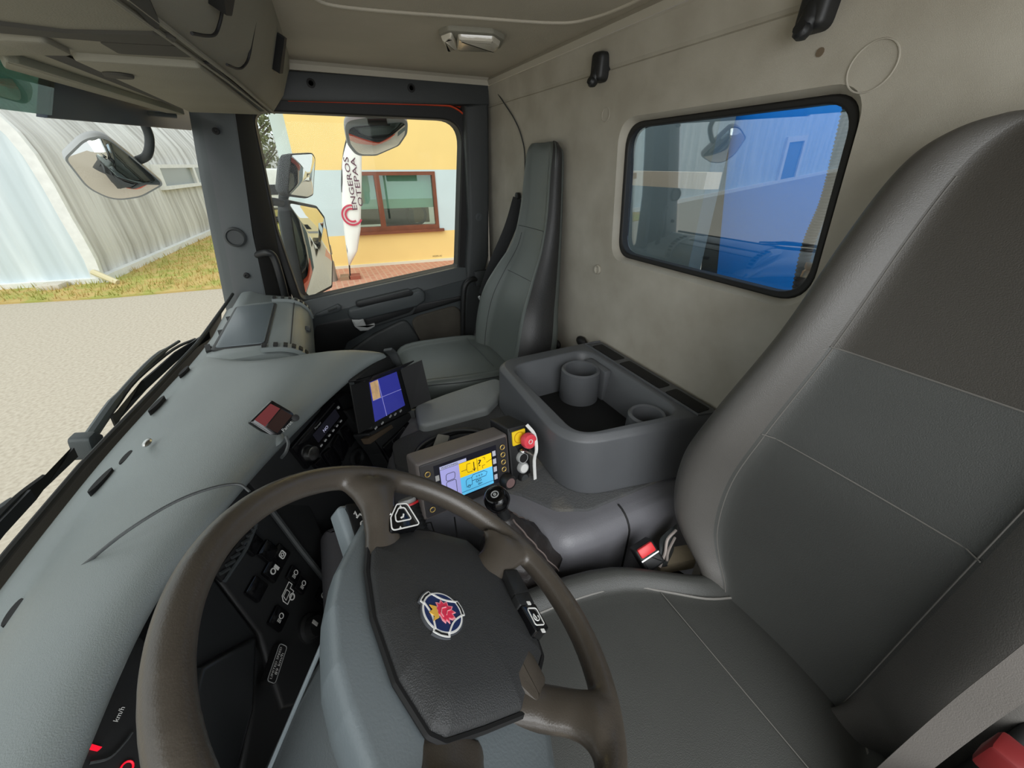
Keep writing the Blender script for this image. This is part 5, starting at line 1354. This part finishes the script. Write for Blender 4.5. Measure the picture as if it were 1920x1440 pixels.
# ribbed plug of the parking valve below the monitor
pv = thing('ribbed_lever', 'ribbed black lever grip with red ring beside the phone buttons', 'lever', (0.581,-0.046,-0.64))
a_, b_ = Vector((0.563,-0.052,-0.655)), Vector((0.601,-0.05,-0.6))
PVF = Frame(a_, (b_ - a_).orthogonal(), (b_ - a_).cross((b_ - a_).orthogonal()))
hh = (b_ - a_).length
bm = BM(); lathe(bm, PVF, [(.022, 0)] + [(.025 + (.0018 if i % 2 else -.0008) - .004 * i / 14, hh * i / 14) for i in range(15)] + [(.0, hh)], 24); rg = obj('grip', bm, M['black'], pv)
bm = BM(); lathe(bm, PVF.off(0, 0, hh * .98), [(.0225, 0), (.0225, .004), (0, .004)], 24); obj('red_ring', bm, M['red'], rg)
bm = BM(); lathe(bm, PVF.off(0, 0, hh * .98 + .004), [(.018, 0), (.018, .008), (0, .010)], 24); obj('grip_cap', bm, M['silver'], rg)

# storage box with two cup holders
bx = thing('storage_box', 'grey open storage box with two cup holders standing on the tunnel', 'storage box', (.7, -.57, -.64))
M['boxg'] = mat('box_grey_plastic', (86, 88, 91), .42, .25, 700, .1, 5)
def sc_(pts, k, c=(.69, -.56)): return [(c[0] + (p[0] - c[0]) * k, c[1] + (p[1] - c[1]) * k) for p in pts]
o_bot = rpoly([(.500, -.375), (.945, -.385), (.955, -.752), (.430, -.752)], [.10, .06, .02, .03], 8)
o_top = rpoly([(.512, -.362), (.925, -.380), (.930, -.752), (.447, -.752)], [.10, .06, .02, .03], 8)
o_rim = rpoly([(.522, -.374), (.915, -.392), (.918, -.740), (.460, -.740)], [.095, .055, .018, .025], 8)
i_rim = rpoly([(.525, -.398), (.872, -.402), (.878, -.668), (.492, -.668)], [.055, .055, .05, .05], 8)
i_mid = rpoly([(.529, -.404), (.866, -.408), (.872, -.662), (.497, -.662)], [.05, .05, .048, .048], 8)
i_bot = rpoly([(.550, -.425), (.845, -.428), (.850, -.645), (.520, -.645)], [.03, .03, .03, .03], 8)
bm = BM(); rings = []
for P, z in ((o_bot, -.638), (o_bot, -.630), (o_top, -.500), (o_rim, -.487), (i_rim, -.4865), (i_mid, -.495), (i_bot, -.595)):
    rings.append([bm.verts.new((p[0], p[1], z)) for p in P])
for a, b in zip(rings, rings[1:]):
    n = len(a)
    for i in range(n): bm.faces.new((a[i - 1], a[i], b[i], b[i - 1]))
bm.faces.new(rings[0][::-1]); bm.faces.new(rings[-1])
bxm = obj('box_body', bm, M['boxg'], bx, smooth=50, bevel=.004)
bm = BM(); prism(bm, Frame((0, 0, -.594), (1, 0, 0), (0, 1, 0)), [(.69 + (p[0] - .69) * .985, -.54 + (p[1] + .54) * .985) for p in i_bot], 0, .003, .001); obj('tray_mat', bm, M['dark'], bx)
for (c, rr) in (((.795, -.590), .044), ((.538, -.600), .034)):
    f = Frame((c[0], c[1], -.594), (1, 0, 0), (0, 1, 0))
    bm = BM(); lathe(bm, f, [(rr + .012, 0), (rr + .010, .092), (rr + .005, .0965), (rr, .0935), (rr - .003, .03), (0, .03)], 32)
    box(bm, f, (-.048, -.072, 0), (.048, -.0475, .096), bevel=.006) if c[0] > .6 else None
    cph = obj('cup_holder', bm, M['boxg'], bx)
    bm = BM(); lathe(bm, f.off(0, 0, .032), [(rr - .004, 0), (rr - .004, .002), (0, .002)], 24); obj('holder_floor', bm, M['dark'], cph)
for x0, x1 in ((.775, .885), (.60, .755), (.478, .58)):
    bm = BM(); prism(bm, Frame((0, 0, -.4865), (1, 0, 0), (0, 1, 0)), rpoly([(x0, -.728), (x1, -.728), (x1, -.690), (x0, -.690)], .006), -.01, .0012, .0005); obj('pen_tray', bm, M['dark'], bx)
bm = BM(); tube(bm, [(.905, -.735, -.485), (.905, -.682, -.485), (.47, -.682, -.485), (.462, -.735, -.485)], .003, 6); obj('tray_lip', bm, M['boxg'], bx)
for q in ((1.171,-0.742,-0.601), (1.012,-0.742,-0.528)):
    bm = BM(); ball(bm, q, .022, 14, (1.2, .6, .8)); tag(obj('rubber_stop', bm, M['rubber']), None, 'rubber stop', 'rubber stops behind the storage box')
SB_ = [o for o in bpy.data.objects if o.name.startswith('rubber_stop')]
SB_[0]['label'] = 'black rubber stop behind the box, next to the passenger seat'; SB_[1]['label'] = 'black rubber stop at the far rear corner of the storage box'

# ================================================================ CONTROL TERMINAL AND EMERGENCY STOP
CT0 = Frame((0.6,-0.19,-0.575),(0.166,-0.986,0),(0.22,0.037,0.975))
CT = Frame(CT0.o, CT0.x * math.cos(R(-4.2)) + CT0.y * math.sin(R(-4.2)), CT0.y * math.cos(R(-4.2)) - CT0.x * math.sin(R(-4.2)))
ct = thing('control_terminal', 'grey control terminal with colour screen leaning on the tunnel', 'terminal', tuple(CT.p(0, -.07, 0)))
M['term'] = mat('terminal_grey', (98, 92, 90), .5, .15, 420)
M['bezel'] = mat('terminal_bezel', (50, 48, 50), .45)
bm = BM(); prism(bm, CT, rpoly([(-.118, -.064), (.096, -.064), (.096, .066), (-.118, .066)], .008), -.055, 0, .008, 3); obj('case', bm, M['term'], ct)
bm = BM(); prism(bm, CT, rpoly([(-.112, -.058), (.090, -.058), (.090, .060), (-.112, .060)], .004), -.001, .0015, .001); obj('front_foil', bm, M['bezel'], ct)
bm = BM(); prism(bm, CT, [(-.084, -.042), (.062, -.042), (.062, .050), (-.084, .050)], .0015, .0022); s_ = obj('screen', bm, mat('screen_black', (34, 34, 44), .2), ct, smooth=0)
def pane(name, x0, y0, x1, y1, rgb, e=.5, z=.0028):
    bm = BM(); prism(bm, CT, [(x0, y0), (x1, y0), (x1, y1), (x0, y1)], .002, z); return obj(name, bm, mat(name, rgb, .3, emit=e), s_, smooth=0)
pane('lilac_field', -.072, -.038, -.030, .036, (160, 158, 214)); pane('yellow_field', -.030, .004, .048, .036, (240, 200, 20)); pane('light_blue_field', -.030, -.038, .048, .004, (96, 190, 236))
pane('title_bar', -.072, .037, -.012, .044, (176, 178, 214), .4)
for i in range(4): pane('soft_key', .051, .026 - i * .019, .059, .038 - i * .019, (176, 176, 186), .35)
for i in range(3): pane('soft_key', -.083, .016 - i * .019, -.075, .028 - i * .019, (150, 150, 150), .35)
bm = BM(); L = lambda pts, w=.0009, c=False: line_strip(bm, CT, pts, w, .0032, c, .0002)
L(rpoly([(-.062, .008), (-.042, .008), (-.040, .024), (-.060, .024)], .005), c=True); L(rpoly([(-.062, -.026), (-.040, -.026), (-.040, .006), (-.062, .006)], .004), c=True)
L([(-.026, .018), (-.014, .018), (-.011, .010), (.0, .010)]); L([(-.014, .018), (-.012, .030), (-.004, .030)]); L([(.004, .030), (.004, .010)], .0018); L([(.0005, .015), (.004, .009), (.0075, .015)], .0014); L([(.012, .005), (.012, .035)], .0007)
L([(.026, .032), (.031, .032), (.031, .026)]); L([(.034, .018), (.048, .022)]); L([(.024, .008), (.024, .014), (.030, .014)]); L([(-.03, -.0305), (.048, -.0305)], .0006)
L([(-.018, -.022), (-.018, -.008), (-.014, -.004), (-.004, -.004), (-.004, -.020)], c=True); L([(-.004, -.012), (.030, -.012), (.034, -.004), (.026, .001), (.0, .001), (-.004, -.004)]); L(circ(-.012, -.022, .003, 12), c=True)
for xx in (.008, .015): L(circ(xx, -.017, .0028, 12), c=True)
for xx in (.008, .014, .020): L(circ(xx, -.006, .0016, 8), .0007, True)
L([(.010, -.027), (.020, -.025), (.010, -.0235)], .0012, True)
obj('screen_drawing', bm, M['dark'], s_, smooth=0)
text('question_mark', '?', Frame(CT.p(.018, .023, .003), CT.x, CT.y), .008, M['dark'], s_, h=.015, depth=.0004)
text('title_print', 'POSITIONING', Frame(CT.p(-.05, .0405, .003), CT.x, CT.y), .036, M['dark'], s_, h=.004, depth=.0004)
M['gold2'] = mat('gold_ring', (210, 178, 100), .4, metal=.5)
for x, y in ((.077, .040), (.077, .022), (.077, .004), (.077, -.014), (-.098, .038), (-.098, .0), (-.098, -.042)):
    bm = BM(); lathe(bm, CT.off(x, y, .0015), [(.0075, 0), (.007, .0015), (0, .0015)], 20); kb2 = obj('key', bm, M['bezel'], ct)
    bm = BM(); tube(bm, [CT.p(x + .0053 * math.cos(a), y + .0053 * math.sin(a), .0034) for a in [2 * PI * i / 20 for i in range(20)]], .0010, 6, closed=True); obj('key_ring', bm, M['gold2'], kb2)
bm = BM(); lathe(bm, CT.off(.080, -.042, .0015), [(.017, 0), (.017, .018), (.014, .022), (.012, .022), (.012, .020), (0, .020)], 28); dk = obj('rotary_knob', bm, M['black'], ct)
bm = BM(); lathe(bm, CT.off(.080, -.042, .0217), [(.012, 0), (.011, .001), (0, .001)], 20); obj('knob_face', bm, mat('rosy_grey_knob', (120, 96, 94), .5), dk)
bm = BM(); tube(bm, [CT.p(-.06, -.04, -.03), CT.p(-.06, -.075, -.05)], .010, 8); obj('bracket', bm, M['black'], ct)

es = thing('emergency_stop', 'black control box with red stop button on a yellow square', 'emergency stop', tuple(CT.p(.13, -.07, -.03)))
EF = CT.off(.133, .0, -.004)
EF = Frame(CT.p(.128, .0, -.004), CT.x, CT.y)
bm = BM(); prism(bm, EF, rpoly([(-.028, -.075), (.028, -.075), (.026, .072), (-.030, .076)], .005), -.075, 0, .005); obj('case', bm, M['black'], es)
bm = BM(); prism(bm, EF, rpoly([(-.020, .030), (.016, .030), (.016, .064), (-.020, .064)], .003), 0, .003, .001); yp = obj('yellow_plate', bm, mat('yellow_plate', (240, 204, 30), .45), es)
bm = BM(); tube(bm, [EF.p(-.002 + .013 * math.cos(R(a)), .047 + .013 * math.sin(R(a)), .0035) for a in range(30, 330, 20)], 0, flat=(.001, .0004), upv=EF.z); obj('plate_print', bm, mat('amber_print', (200, 150, 10), .5), yp, smooth=0)
bm = BM(); lathe(bm, EF.off(.010, .042, .002), [(.009, 0), (.009, .012), (.0175, .014), (.0185, .022), (.0165, .028), (.011, .029), (.010, .028), (0, .028)], 28); tag(obj('stop_button', bm, mat('faded_red_plastic', (222, 72, 84), .35), es), 'red mushroom button')
bm = BM(); tube(bm, [EF.p(.010 + .005 * math.cos(R(a)), .042 + .005 * math.sin(R(a)), .0305) for a in range(0, 360, 30)], .0009, 5, closed=True); obj('button_print', bm, M['white'], bpy.data.objects['stop_button'])
for y, m1, r1 in ((-.004, M['dark'], .0125), (-.030, M['white'], .0125), (-.056, M['dgrey'], .0115)):
    bm = BM(); lathe(bm, EF.off(.002, y, 0), [(.014, 0), (.014, .006), (r1, .010), (r1 * .9, .010), (r1 * .88, .008), (0, .008)], 24); pb2 = obj('push_button', bm, M['silver'] if m1 is not M['dgrey'] else M['black'], es)
    bm = BM(); lathe(bm, EF.off(.002, y, .0075), [(r1 * .85, 0), (r1 * .82, .003), (0, .0035)], 20); obj('button_cap', bm, m1, pb2)
kt = thing('key_tag', 'white tie strap with key hanging over the red stop button', 'strap', tuple(EF.p(.022, 0, .03)))
bm = BM(); tube(bm, [EF.p(.020, .072, .004), EF.p(.026, .052, .024), EF.p(.022, .02, .034), EF.p(.020, -.01, .026), EF.p(.022, -.072, .022)], 0, sm=4, flat=(.0038, .0012), upv=EF.z); obj('strap', bm, M['white'], kt, smooth=0)
bm = BM(); tube(bm, [EF.p(.004, .014, .012), EF.p(.014, .006, .02), EF.p(.022, .0, .026)], .004, 6, sm=3); ball(bm, EF.p(.0, .016, .010), .008, 10, (1, 1, .6)); obj('key', bm, M['chrome'], kt)

# cable bundle and connector behind the terminal
for i in range(4):
    bm = BM(); o_ = i * .006
    tube(bm, [(0.772,-0.085,-0.66), (0.796,-0.123,-0.615), (0.8,-0.209,-0.6), (0.756,-0.281,-0.6), (0.709,-0.298,-0.62)][:], .0055, 8, sm=6)
    for v in bm.verts: v.co += Vector((o_ * 1.2, -o_ * .6 - o_, -o_ * 1.6 + (.004 if i % 2 else 0)))
    one('cable', ['uppermost black cable looping behind the control terminal', 'second black cable from the top behind the control terminal', 'third black cable from the top behind the control terminal', 'lowest black cable behind the control terminal'][i], 'cable', bm, M['black'], 'cables behind the control terminal')
bm = BM(); box(bm, Frame((0.762,-0.167,-0.6), (.8, -.5, .1), (.5, .8, .1)), (-.022, -.016, -.03), (.022, .016, .012), bevel=.004); one('cable_plug', 'grey plug between the cables and the control terminal', 'plug', bm, mat('plug_grey', (120, 118, 112), .5))

# ================================================================ SEATS
M['seat'] = mat('dark_seat_leather', (82, 80, 77), .40, .3, 800, .12, 6, spec=.45)
M['seat2'] = mat('black_seat_bolster', (48, 48, 48), .40, .35, 420, .1, 6, spec=.45)
M['pseat'] = mat('grey_green_seat_leather', (92, 98, 95), .36, .25, 800, .12, 6, spec=.5)
M['thread'] = mat('pale_thread', (98, 96, 92), .8)
M['panel1'] = mat('seat_panel_leather', (67, 68, 66), .42, .3, 800, .12, 6, spec=.45)
M['panel2'] = mat('seat_upper_leather', (58, 55, 50), .45, .3, 800, .12, 6, spec=.45)
UU = [-1.0, -.985, -.93, -.84, -.74, -.66, -.60, -.56, -.4, -.2, 0, .2, .4, .56, .60, .66, .74, .84, .93, .985, 1.0]
def fwd(u, bol):
    a = abs(u)
    if a < .56: return -.004 * (1 - (a / .56) ** 2)
    if a < .84: return bol * math.sin((a - .56) / .28 * PI / 2)
    return bol * math.cos((a - .84) / .16 * PI / 2) ** .7 if a < .999 else 0
class Back:
    def __init__(s, spine, n=5):
        """spine rows: y, z, centre x, half width, bolster, depth"""
        P = []
        for i in range(len(spine) - 1):
            for k in range(n):
                t = k / n
                r = [spine[max(0, i - 1)], spine[i], spine[i + 1], spine[min(len(spine) - 1, i + 2)]]
                P.append([.5 * (2 * r[1][j] + (r[2][j] - r[0][j]) * t + (2 * r[0][j] - 5 * r[1][j] + 4 * r[2][j] - r[3][j]) * t * t + (3 * r[1][j] - r[0][j] - 3 * r[2][j] + r[3][j]) * t ** 3) for j in range(6)])
        P.append(list(spine[-1]))
        s.P = P
    def nrm(s, i):
        a, b = s.P[max(0, i - 1)], s.P[min(len(s.P) - 1, i + 1)]
        t = Vector((0, b[0] - a[0], b[1] - a[1])).normalized()
        return Vector((0, t.z, -t.y))
    def pt(s, i, u, h=0):
        y, z, cx, hw, bol, dep = s.P[i]
        return Vector((cx + u * s.w(hw, u, z), y, z)) + s.nrm(i) * (fwd(u, bol) + h)
    near = None
    def w(s, hw, u, z):
        if s.near is None or u >= 0: return hw
        a = abs(u)
        base = s.near * a if a < .6 else s.near * .6 + (a - .6) * (.30 if z < -.2 else .30 - (z + .2) * .4)
        k = min(1, max(.7, 1 - 3 * max(0, -.62 - z))) if z < 0 else hw / s.near * 1.1
        return max(base / max(a, .01) * (k if a > .6 else 1), .02)
    def row(s, z):
        return min(range(len(s.P)), key=lambda i: abs(s.P[i][1] - z))
    def mesh(s):
        bm = BM(); secs = []
        for i, (y, z, cx, hw, bol, dep) in enumerate(s.P):
            n = s.nrm(i)
            f = [s.pt(i, u) for u in UU]
            b = [Vector((cx + u * s.w(hw, u, z), y, z)) - n * dep * k for u, k in ((1.0, .35), (.99, .75), (.92, 1), (.4, 1), (-.4, 1), (-.92, 1), (-.99, .75), (-1.0, .35))]
            secs.append(f + b)
        grid(bm, secs, closed_u=True, caps=True)
        return bm
    def seam_h(s, bm, z, u0=-.56, u1=.56, bend=0, r=.0010):
        i0 = s.row(z)
        pts = []
        for k in range(17):
            u = u0 + (u1 - u0) * k / 16
            i = max(0, min(len(s.P) - 1, i0 + int(round(bend * (1 - (2 * k / 16 - 1) ** 2)))))
            pts.append(s.pt(i, u, .0006))
        tube(bm, pts, r, 5)
    def seam_v(s, bm, u, z0, z1, r=.0010):
        tube(bm, [s.pt(i, u, .0006) for i in range(s.row(z0), s.row(z1) + 1)], r, 5)

ds = thing('driver_chair', 'large dark grey leather driver seat with thick side bolsters', 'seat', (.15, -.4, -1.28))
DB = Back([(-.540, -.76, .147, .11, .015, .10), (-.550, -.690, .147, .135, .025, .11), (-.556, -.64, .147, .19, .04, .12), (-.560, -.58, .147, .230, .055, .12), (-.566, -.48, .147, .242, .058, .12), (-.578, -.371, .147, .216, .055, .12), (-.612, -.219, .147, .178, .042, .10), (-.652, -.08, .147, .163, .030, .075), (-.680, .0, .147, .148, .022, .055), (-.694, .035, .147, .120, .012, .045), (-.704, .052, .147, .08, .0, .03)])
DB.near = .20
dback = obj('backrest', DB.mesh(), [M['seat'], M['panel1'], M['panel2']], ds, smooth=180, sub=1)
nU = len(UU) + 8
for i, p in enumerate(dback.data.polygons):     # the sewn-in centre panels
    k, row = i % nU, i // nU
    if i < nU * (len(DB.P) - 1) and k < len(UU) - 1 and -.59 < (UU[k] + UU[k + 1]) / 2 < .59:
        p.material_index = 2 if DB.P[row][1] > -.225 else 1
bm = BM()
DB.seam_h(bm, -.371, -.6, .6); DB.seam_h(bm, -.219, -.6, .6)
for u in (-.585, .585): DB.seam_v(bm, u, -.70, -.01)
obj('stitching', bm, M['thread'], dback)
# cushion
rows = [(-.60, -.72, .03, .262), (-.555, -.70, -.05, .268), (-.50, -.690, -.085, .285), (-.44, -.686, -.09, .325), (-.38, -.684, -.09, .362), (-.29, -.682, -.09, .380), (-.18, -.680, -.09, .388), (-.06, -.682, -.09, .388), (-.01, -.70, -.085, .384), (.01, -.74, -.075, .372)]
def cushion(rows, bolw, bolh, depth):
    bm = BM(); secs = []
    for y, z, xl, xr in rows:
        pl, pr = xl + bolw, xr - bolw
        sec = [(xl, y, z - depth), (xl - .002, y, z - depth * .5), (xl, y, z - .02), (xl + bolw * .15, y, z + bolh * .6), (xl + bolw * .5, y, z + bolh), (xl + bolw * .85, y, z + bolh * .4), (pl, y, z), (pl + .01, y, z), ((pl * 2 + pr) / 3, y, z + .003), ((pl + pr) / 2, y, z + .004), ((pl + 2 * pr) / 3, y, z + .003), (pr - .01, y, z), (pr, y, z), (xr - bolw * .85, y, z + bolh * .4), (xr - bolw * .5, y, z + bolh), (xr - bolw * .15, y, z + bolh * .6), (xr, y, z - .02), (xr + .002, y, z - depth * .5), (xr, y, z - depth)]
        secs.append(sec)
    grid(bm, secs, closed_u=True, caps=True)
    return bm
dc = obj('seat_cushion', cushion(rows, .055, .022, .11), M['panel1'], ds, smooth=180, sub=1)
bm = BM()
tube(bm, [(xr - .055, y, z + .0015) for y, z, xl, xr in rows[1:-1]], .0022, 6, sm=4)
tube(bm, [(xl + .055, y, z + .0015) for y, z, xl, xr in rows[1:-1]], .0022, 6, sm=4)
obj('piping', bm, mat('grey_piping', (120, 118, 114), .5), dc)
bm = BM(); tube(bm, [(x, -.43, -.6815) for x in [-.03 + .30 * i / 10 for i in range(11)]], .0009, 5); obj('stitching', bm, M['thread'], dc)
bm = BM(); box(bm, XY, (-.06, -.60, -1.28), (.36, -.06, -.80), bevel=.03); obj('seat_base', bm, M['dark'], ds)
bm = BM(); prism(bm, Frame((-.09, 0, 0), (0, 1, 0), (0, 0, 1)), rpoly([(-.62, -.9), (-.20, -.9), (-.20, -.78), (-.40, -.62), (-.485, -.49), (-.62, -.40)], .02), -.03, .028, .008, 3); obj('added_side_panel', bm, M['dark'], ds)  # black panel added to darken the bolster side lit from the door

# belt buckle and belt tongue beside the driver seat
bk = thing('belt_buckle', 'black seat belt buckle with red button beside the driver seat', 'buckle', (0.343,-0.46,-0.68))
BKF = Frame((0.342,-0.46,-0.676), (-.05, -.9, .35), (.6, .1, .6))
bm = BM(); prism(bm, BKF, rpoly([(-.022, -.028), (.022, -.028), (.022, .022), (-.022, .022)], .005), -.018, .012, .006, 3); bb2 = obj('buckle_case', bm, M['black'], bk)
bm = BM(); box(bm, BKF, (-.017, .002, .008), (.017, .021, .017), bevel=.003); tag(obj('release_button', bm, M['red'], bb2), 'red release button')
bm = BM(); box(bm, BKF, (-.02, -.004, .010), (.02, -.0015, .0135)); obj('tongue', bm, M['chrome'], bb2, smooth=0)
fl_ = thing('seat_cover_flap', 'loose grey seat cover flap with pale edging behind the belt buckle', 'fabric flap', (0.337,-0.52,-0.725))
bm = BM()
grid(bm, [[(0.38,-0.53,-0.711), (0.372,-0.56,-0.676), (0.384,-0.59,-0.686)], [(0.354,-0.51,-0.704), (0.358,-0.535,-0.706), (0.37,-0.57,-0.721)], [(0.331,-0.49,-0.727), (0.334,-0.51,-0.739), (0.338,-0.55,-0.765)]])
obj('flap', bm, M['grey'], fl_, smooth=180, sub=2, solid=.004)
bm = BM(); tube(bm, [(0.359,-0.555,-0.674), (0.355,-0.53,-0.686), (0.342,-0.515,-0.706), (0.331,-0.495,-0.726)], .003, 6, sm=5); tube(bm, [(0.36,-0.56,-0.701), (0.346,-0.53,-0.713), (0.333,-0.515,-0.72)], .003, 6, sm=5); obj('edging', bm, mat('pale_edging', (176, 166, 160), .7), fl_)
bm = BM(); box(bm, Frame((0.342,-0.565,-0.748), (-.3, -.9, .1), (0, .1, 1)), (-.05, -.022, -.02), (.03, .014, .02), bevel=.006); obj('foam', bm, mat('beige_foam', (150, 138, 116), .95, .5, 120), fl_)
# driver belt in the near corner
sb = thing('driver_seat_belt', 'wide grey seat belt strap in the lower right corner', 'seat belt', (-0.018,-0.3,-0.358))
bm = BM(); P0 = [(-0.038,-0.475,-0.304), (-0.037,-0.47,-0.381), (-0.036,-0.465,-0.471), (-0.038,-0.46,-0.611), (-0.042,-0.45,-0.771)]
tube(bm, P0, 0, sm=6, flat=(.012, .0012), upv=(-.05, .65, .65)); obj('strap', bm, mat('grey_webbing', (104, 100, 96), .85, .25, 900), sb, smooth=0)
bm = BM(); box(bm, Frame((-0.058,-0.394,-0.395), (1, 0, 0), (0, 1, 0)), (-.012, -.012, -.02), (.012, .012, .01), bevel=.004); one('red_valve', 'dark red block low beside the driver seat in the corner', 'valve', bm, mat('dark_red', (110, 24, 26), .5))

# passenger seat
ps = thing('passenger_chair', 'narrow grey green leather passenger seat with black side', 'seat', (1.34, -.4, -1.28))
PB = Back([(-.548, -.74, 1.29, .20, .03, .10), (-.560, -.66, 1.29, .225, .04, .12), (-.578, -.56, 1.29, .230, .045, .12), (-.605, -.46, 1.295, .215, .045, .11), (-.648, -.36, 1.30, .178, .035, .085), (-.680, -.26, 1.285, .135, .022, .06), (-.697, -.15, 1.282, .118, .014, .045), (-.708, -.03, 1.288, .105, .010, .04), (-.714, .04, 1.292, .098, .005, .034), (-.722, .066, 1.296, .075, .0, .024)])
pback = obj('backrest', PB.mesh(), M['pseat'], ps, smooth=180, sub=1)
bm = BM(); PB.seam_h(bm, -.20, -.75, .75); PB.seam_h(bm, -.36, -.58, .58)
for u in (-.62, .62): PB.seam_v(bm, u, -.70, -.22)
obj('stitching', bm, M['dgrey'], pback)
# black side and back shell of the backrest
bm = BM(); secs = []
for i in range(0, len(PB.P)):
    y, z, cx, hw, bol, dep = PB.P[i]; n = PB.nrm(i)
    c = Vector((cx, y, z))
    secs.append([c + Vector((-hw * .90, 0, 0)) + n * (fwd(.9, bol) + .002), c + Vector((-hw * 1.025, 0, 0)) + n * bol * .2, c + Vector((-hw * 1.03, 0, 0)) - n * dep * .6, c + Vector((-hw * .9, 0, 0)) - n * dep * 1.04, c + Vector((hw * .9, 0, 0)) - n * dep * 1.04, c + Vector((hw * 1.03, 0, 0)) - n * dep * .6, c + Vector((hw * 1.02, 0, 0)) - n * dep * .2])
grid(bm, secs); obj('back_shell', bm, M['seat2'], ps, smooth=180, sub=1)
prow = [(-.60, -.69, 1.16, 1.53), (-.56, -.67, 1.14, 1.55), (-.46, -.662, 1.13, 1.56), (-.34, -.660, 1.14, 1.565), (-.26, -.66, 1.16, 1.57), (-.21, -.668, 1.18, 1.565), (-.185, -.69, 1.20, 1.55), (-.18, -.73, 1.21, 1.54)]
pcu = obj('seat_cushion', cushion(prow, .05, .010, .10), M['pseat'], ps, smooth=180, sub=1)
bm = BM(); tube(bm, [(x, -.49, -.6555) for x in [1.2 + .3 * i / 10 for i in range(11)]], .0013, 5); tube(bm, [(xl + .008, y, z - .004) for y, z, xl, xr in prow[1:-1]], .002, 6, sm=4); obj('stitching', bm, M['dgrey'], pcu)
bm = BM(); box(bm, XY, (1.15, -.60, -1.28), (1.54, -.19, -.765), bevel=.02); obj('seat_base', bm, M['dark'], ps)
pbt = thing('passenger_seat_belt', 'black passenger seat belt hanging beside the backrest with metal tongue', 'seat belt', (1.519,-0.745,-0.11))
bm = BM(); tube(bm, [(1.514,-0.745,-0.114), (1.52,-0.706,-0.227), (1.57,-0.652,-0.38), (1.6,-0.615,-0.507)], 0, sm=6, flat=(.024, .0012), upv=(-.9, .45, .1)); obj('strap', bm, mat('black_webbing', (40, 41, 42), .8, .4, 300), pbt, smooth=0)
bm = BM(); tube(bm, [(1.6,-0.615,-0.515), (1.6,-0.598,-0.597), (1.6,-0.569,-0.708)], 0, sm=4, flat=(.015, .0012), upv=(-.9, .45, .1)); tube(bm, [(1.6,-0.616,-0.537), (1.61,-0.588,-0.625), (1.58,-0.621,-0.694)], 0, sm=4, flat=(.004, .0012), upv=(-.9, .45, .1)); obj('lap_strap', bm, bpy.data.materials['black_webbing'], pbt, smooth=0)
bm = BM(); tube(bm, [(1.595,-0.59,-0.51), (1.595,-0.602,-0.529), (1.595,-0.63,-0.537), (1.595,-0.643,-0.527)], .006, 8, sm=3); obj('tongue', bm, M['silver'], pbt)
bm = BM(); tube(bm, [(1.6,-0.555,-0.722), (1.6,-0.59,-0.661)], .010, 8); tube(bm, [(1.6,-0.609,-0.732), (1.6,-0.633,-0.66)], .008, 8); obj('anchor', bm, M['dgrey'], pbt)
bm = BM(); lathe(bm, Frame((1.524,-0.75,-0.107), (1, 0, 0), (0, 0, -1)), [(.014, 0), (.014, .012), (.006, .016), (0, .016)], 16); obj('belt_guide', bm, M['black'], pbt)
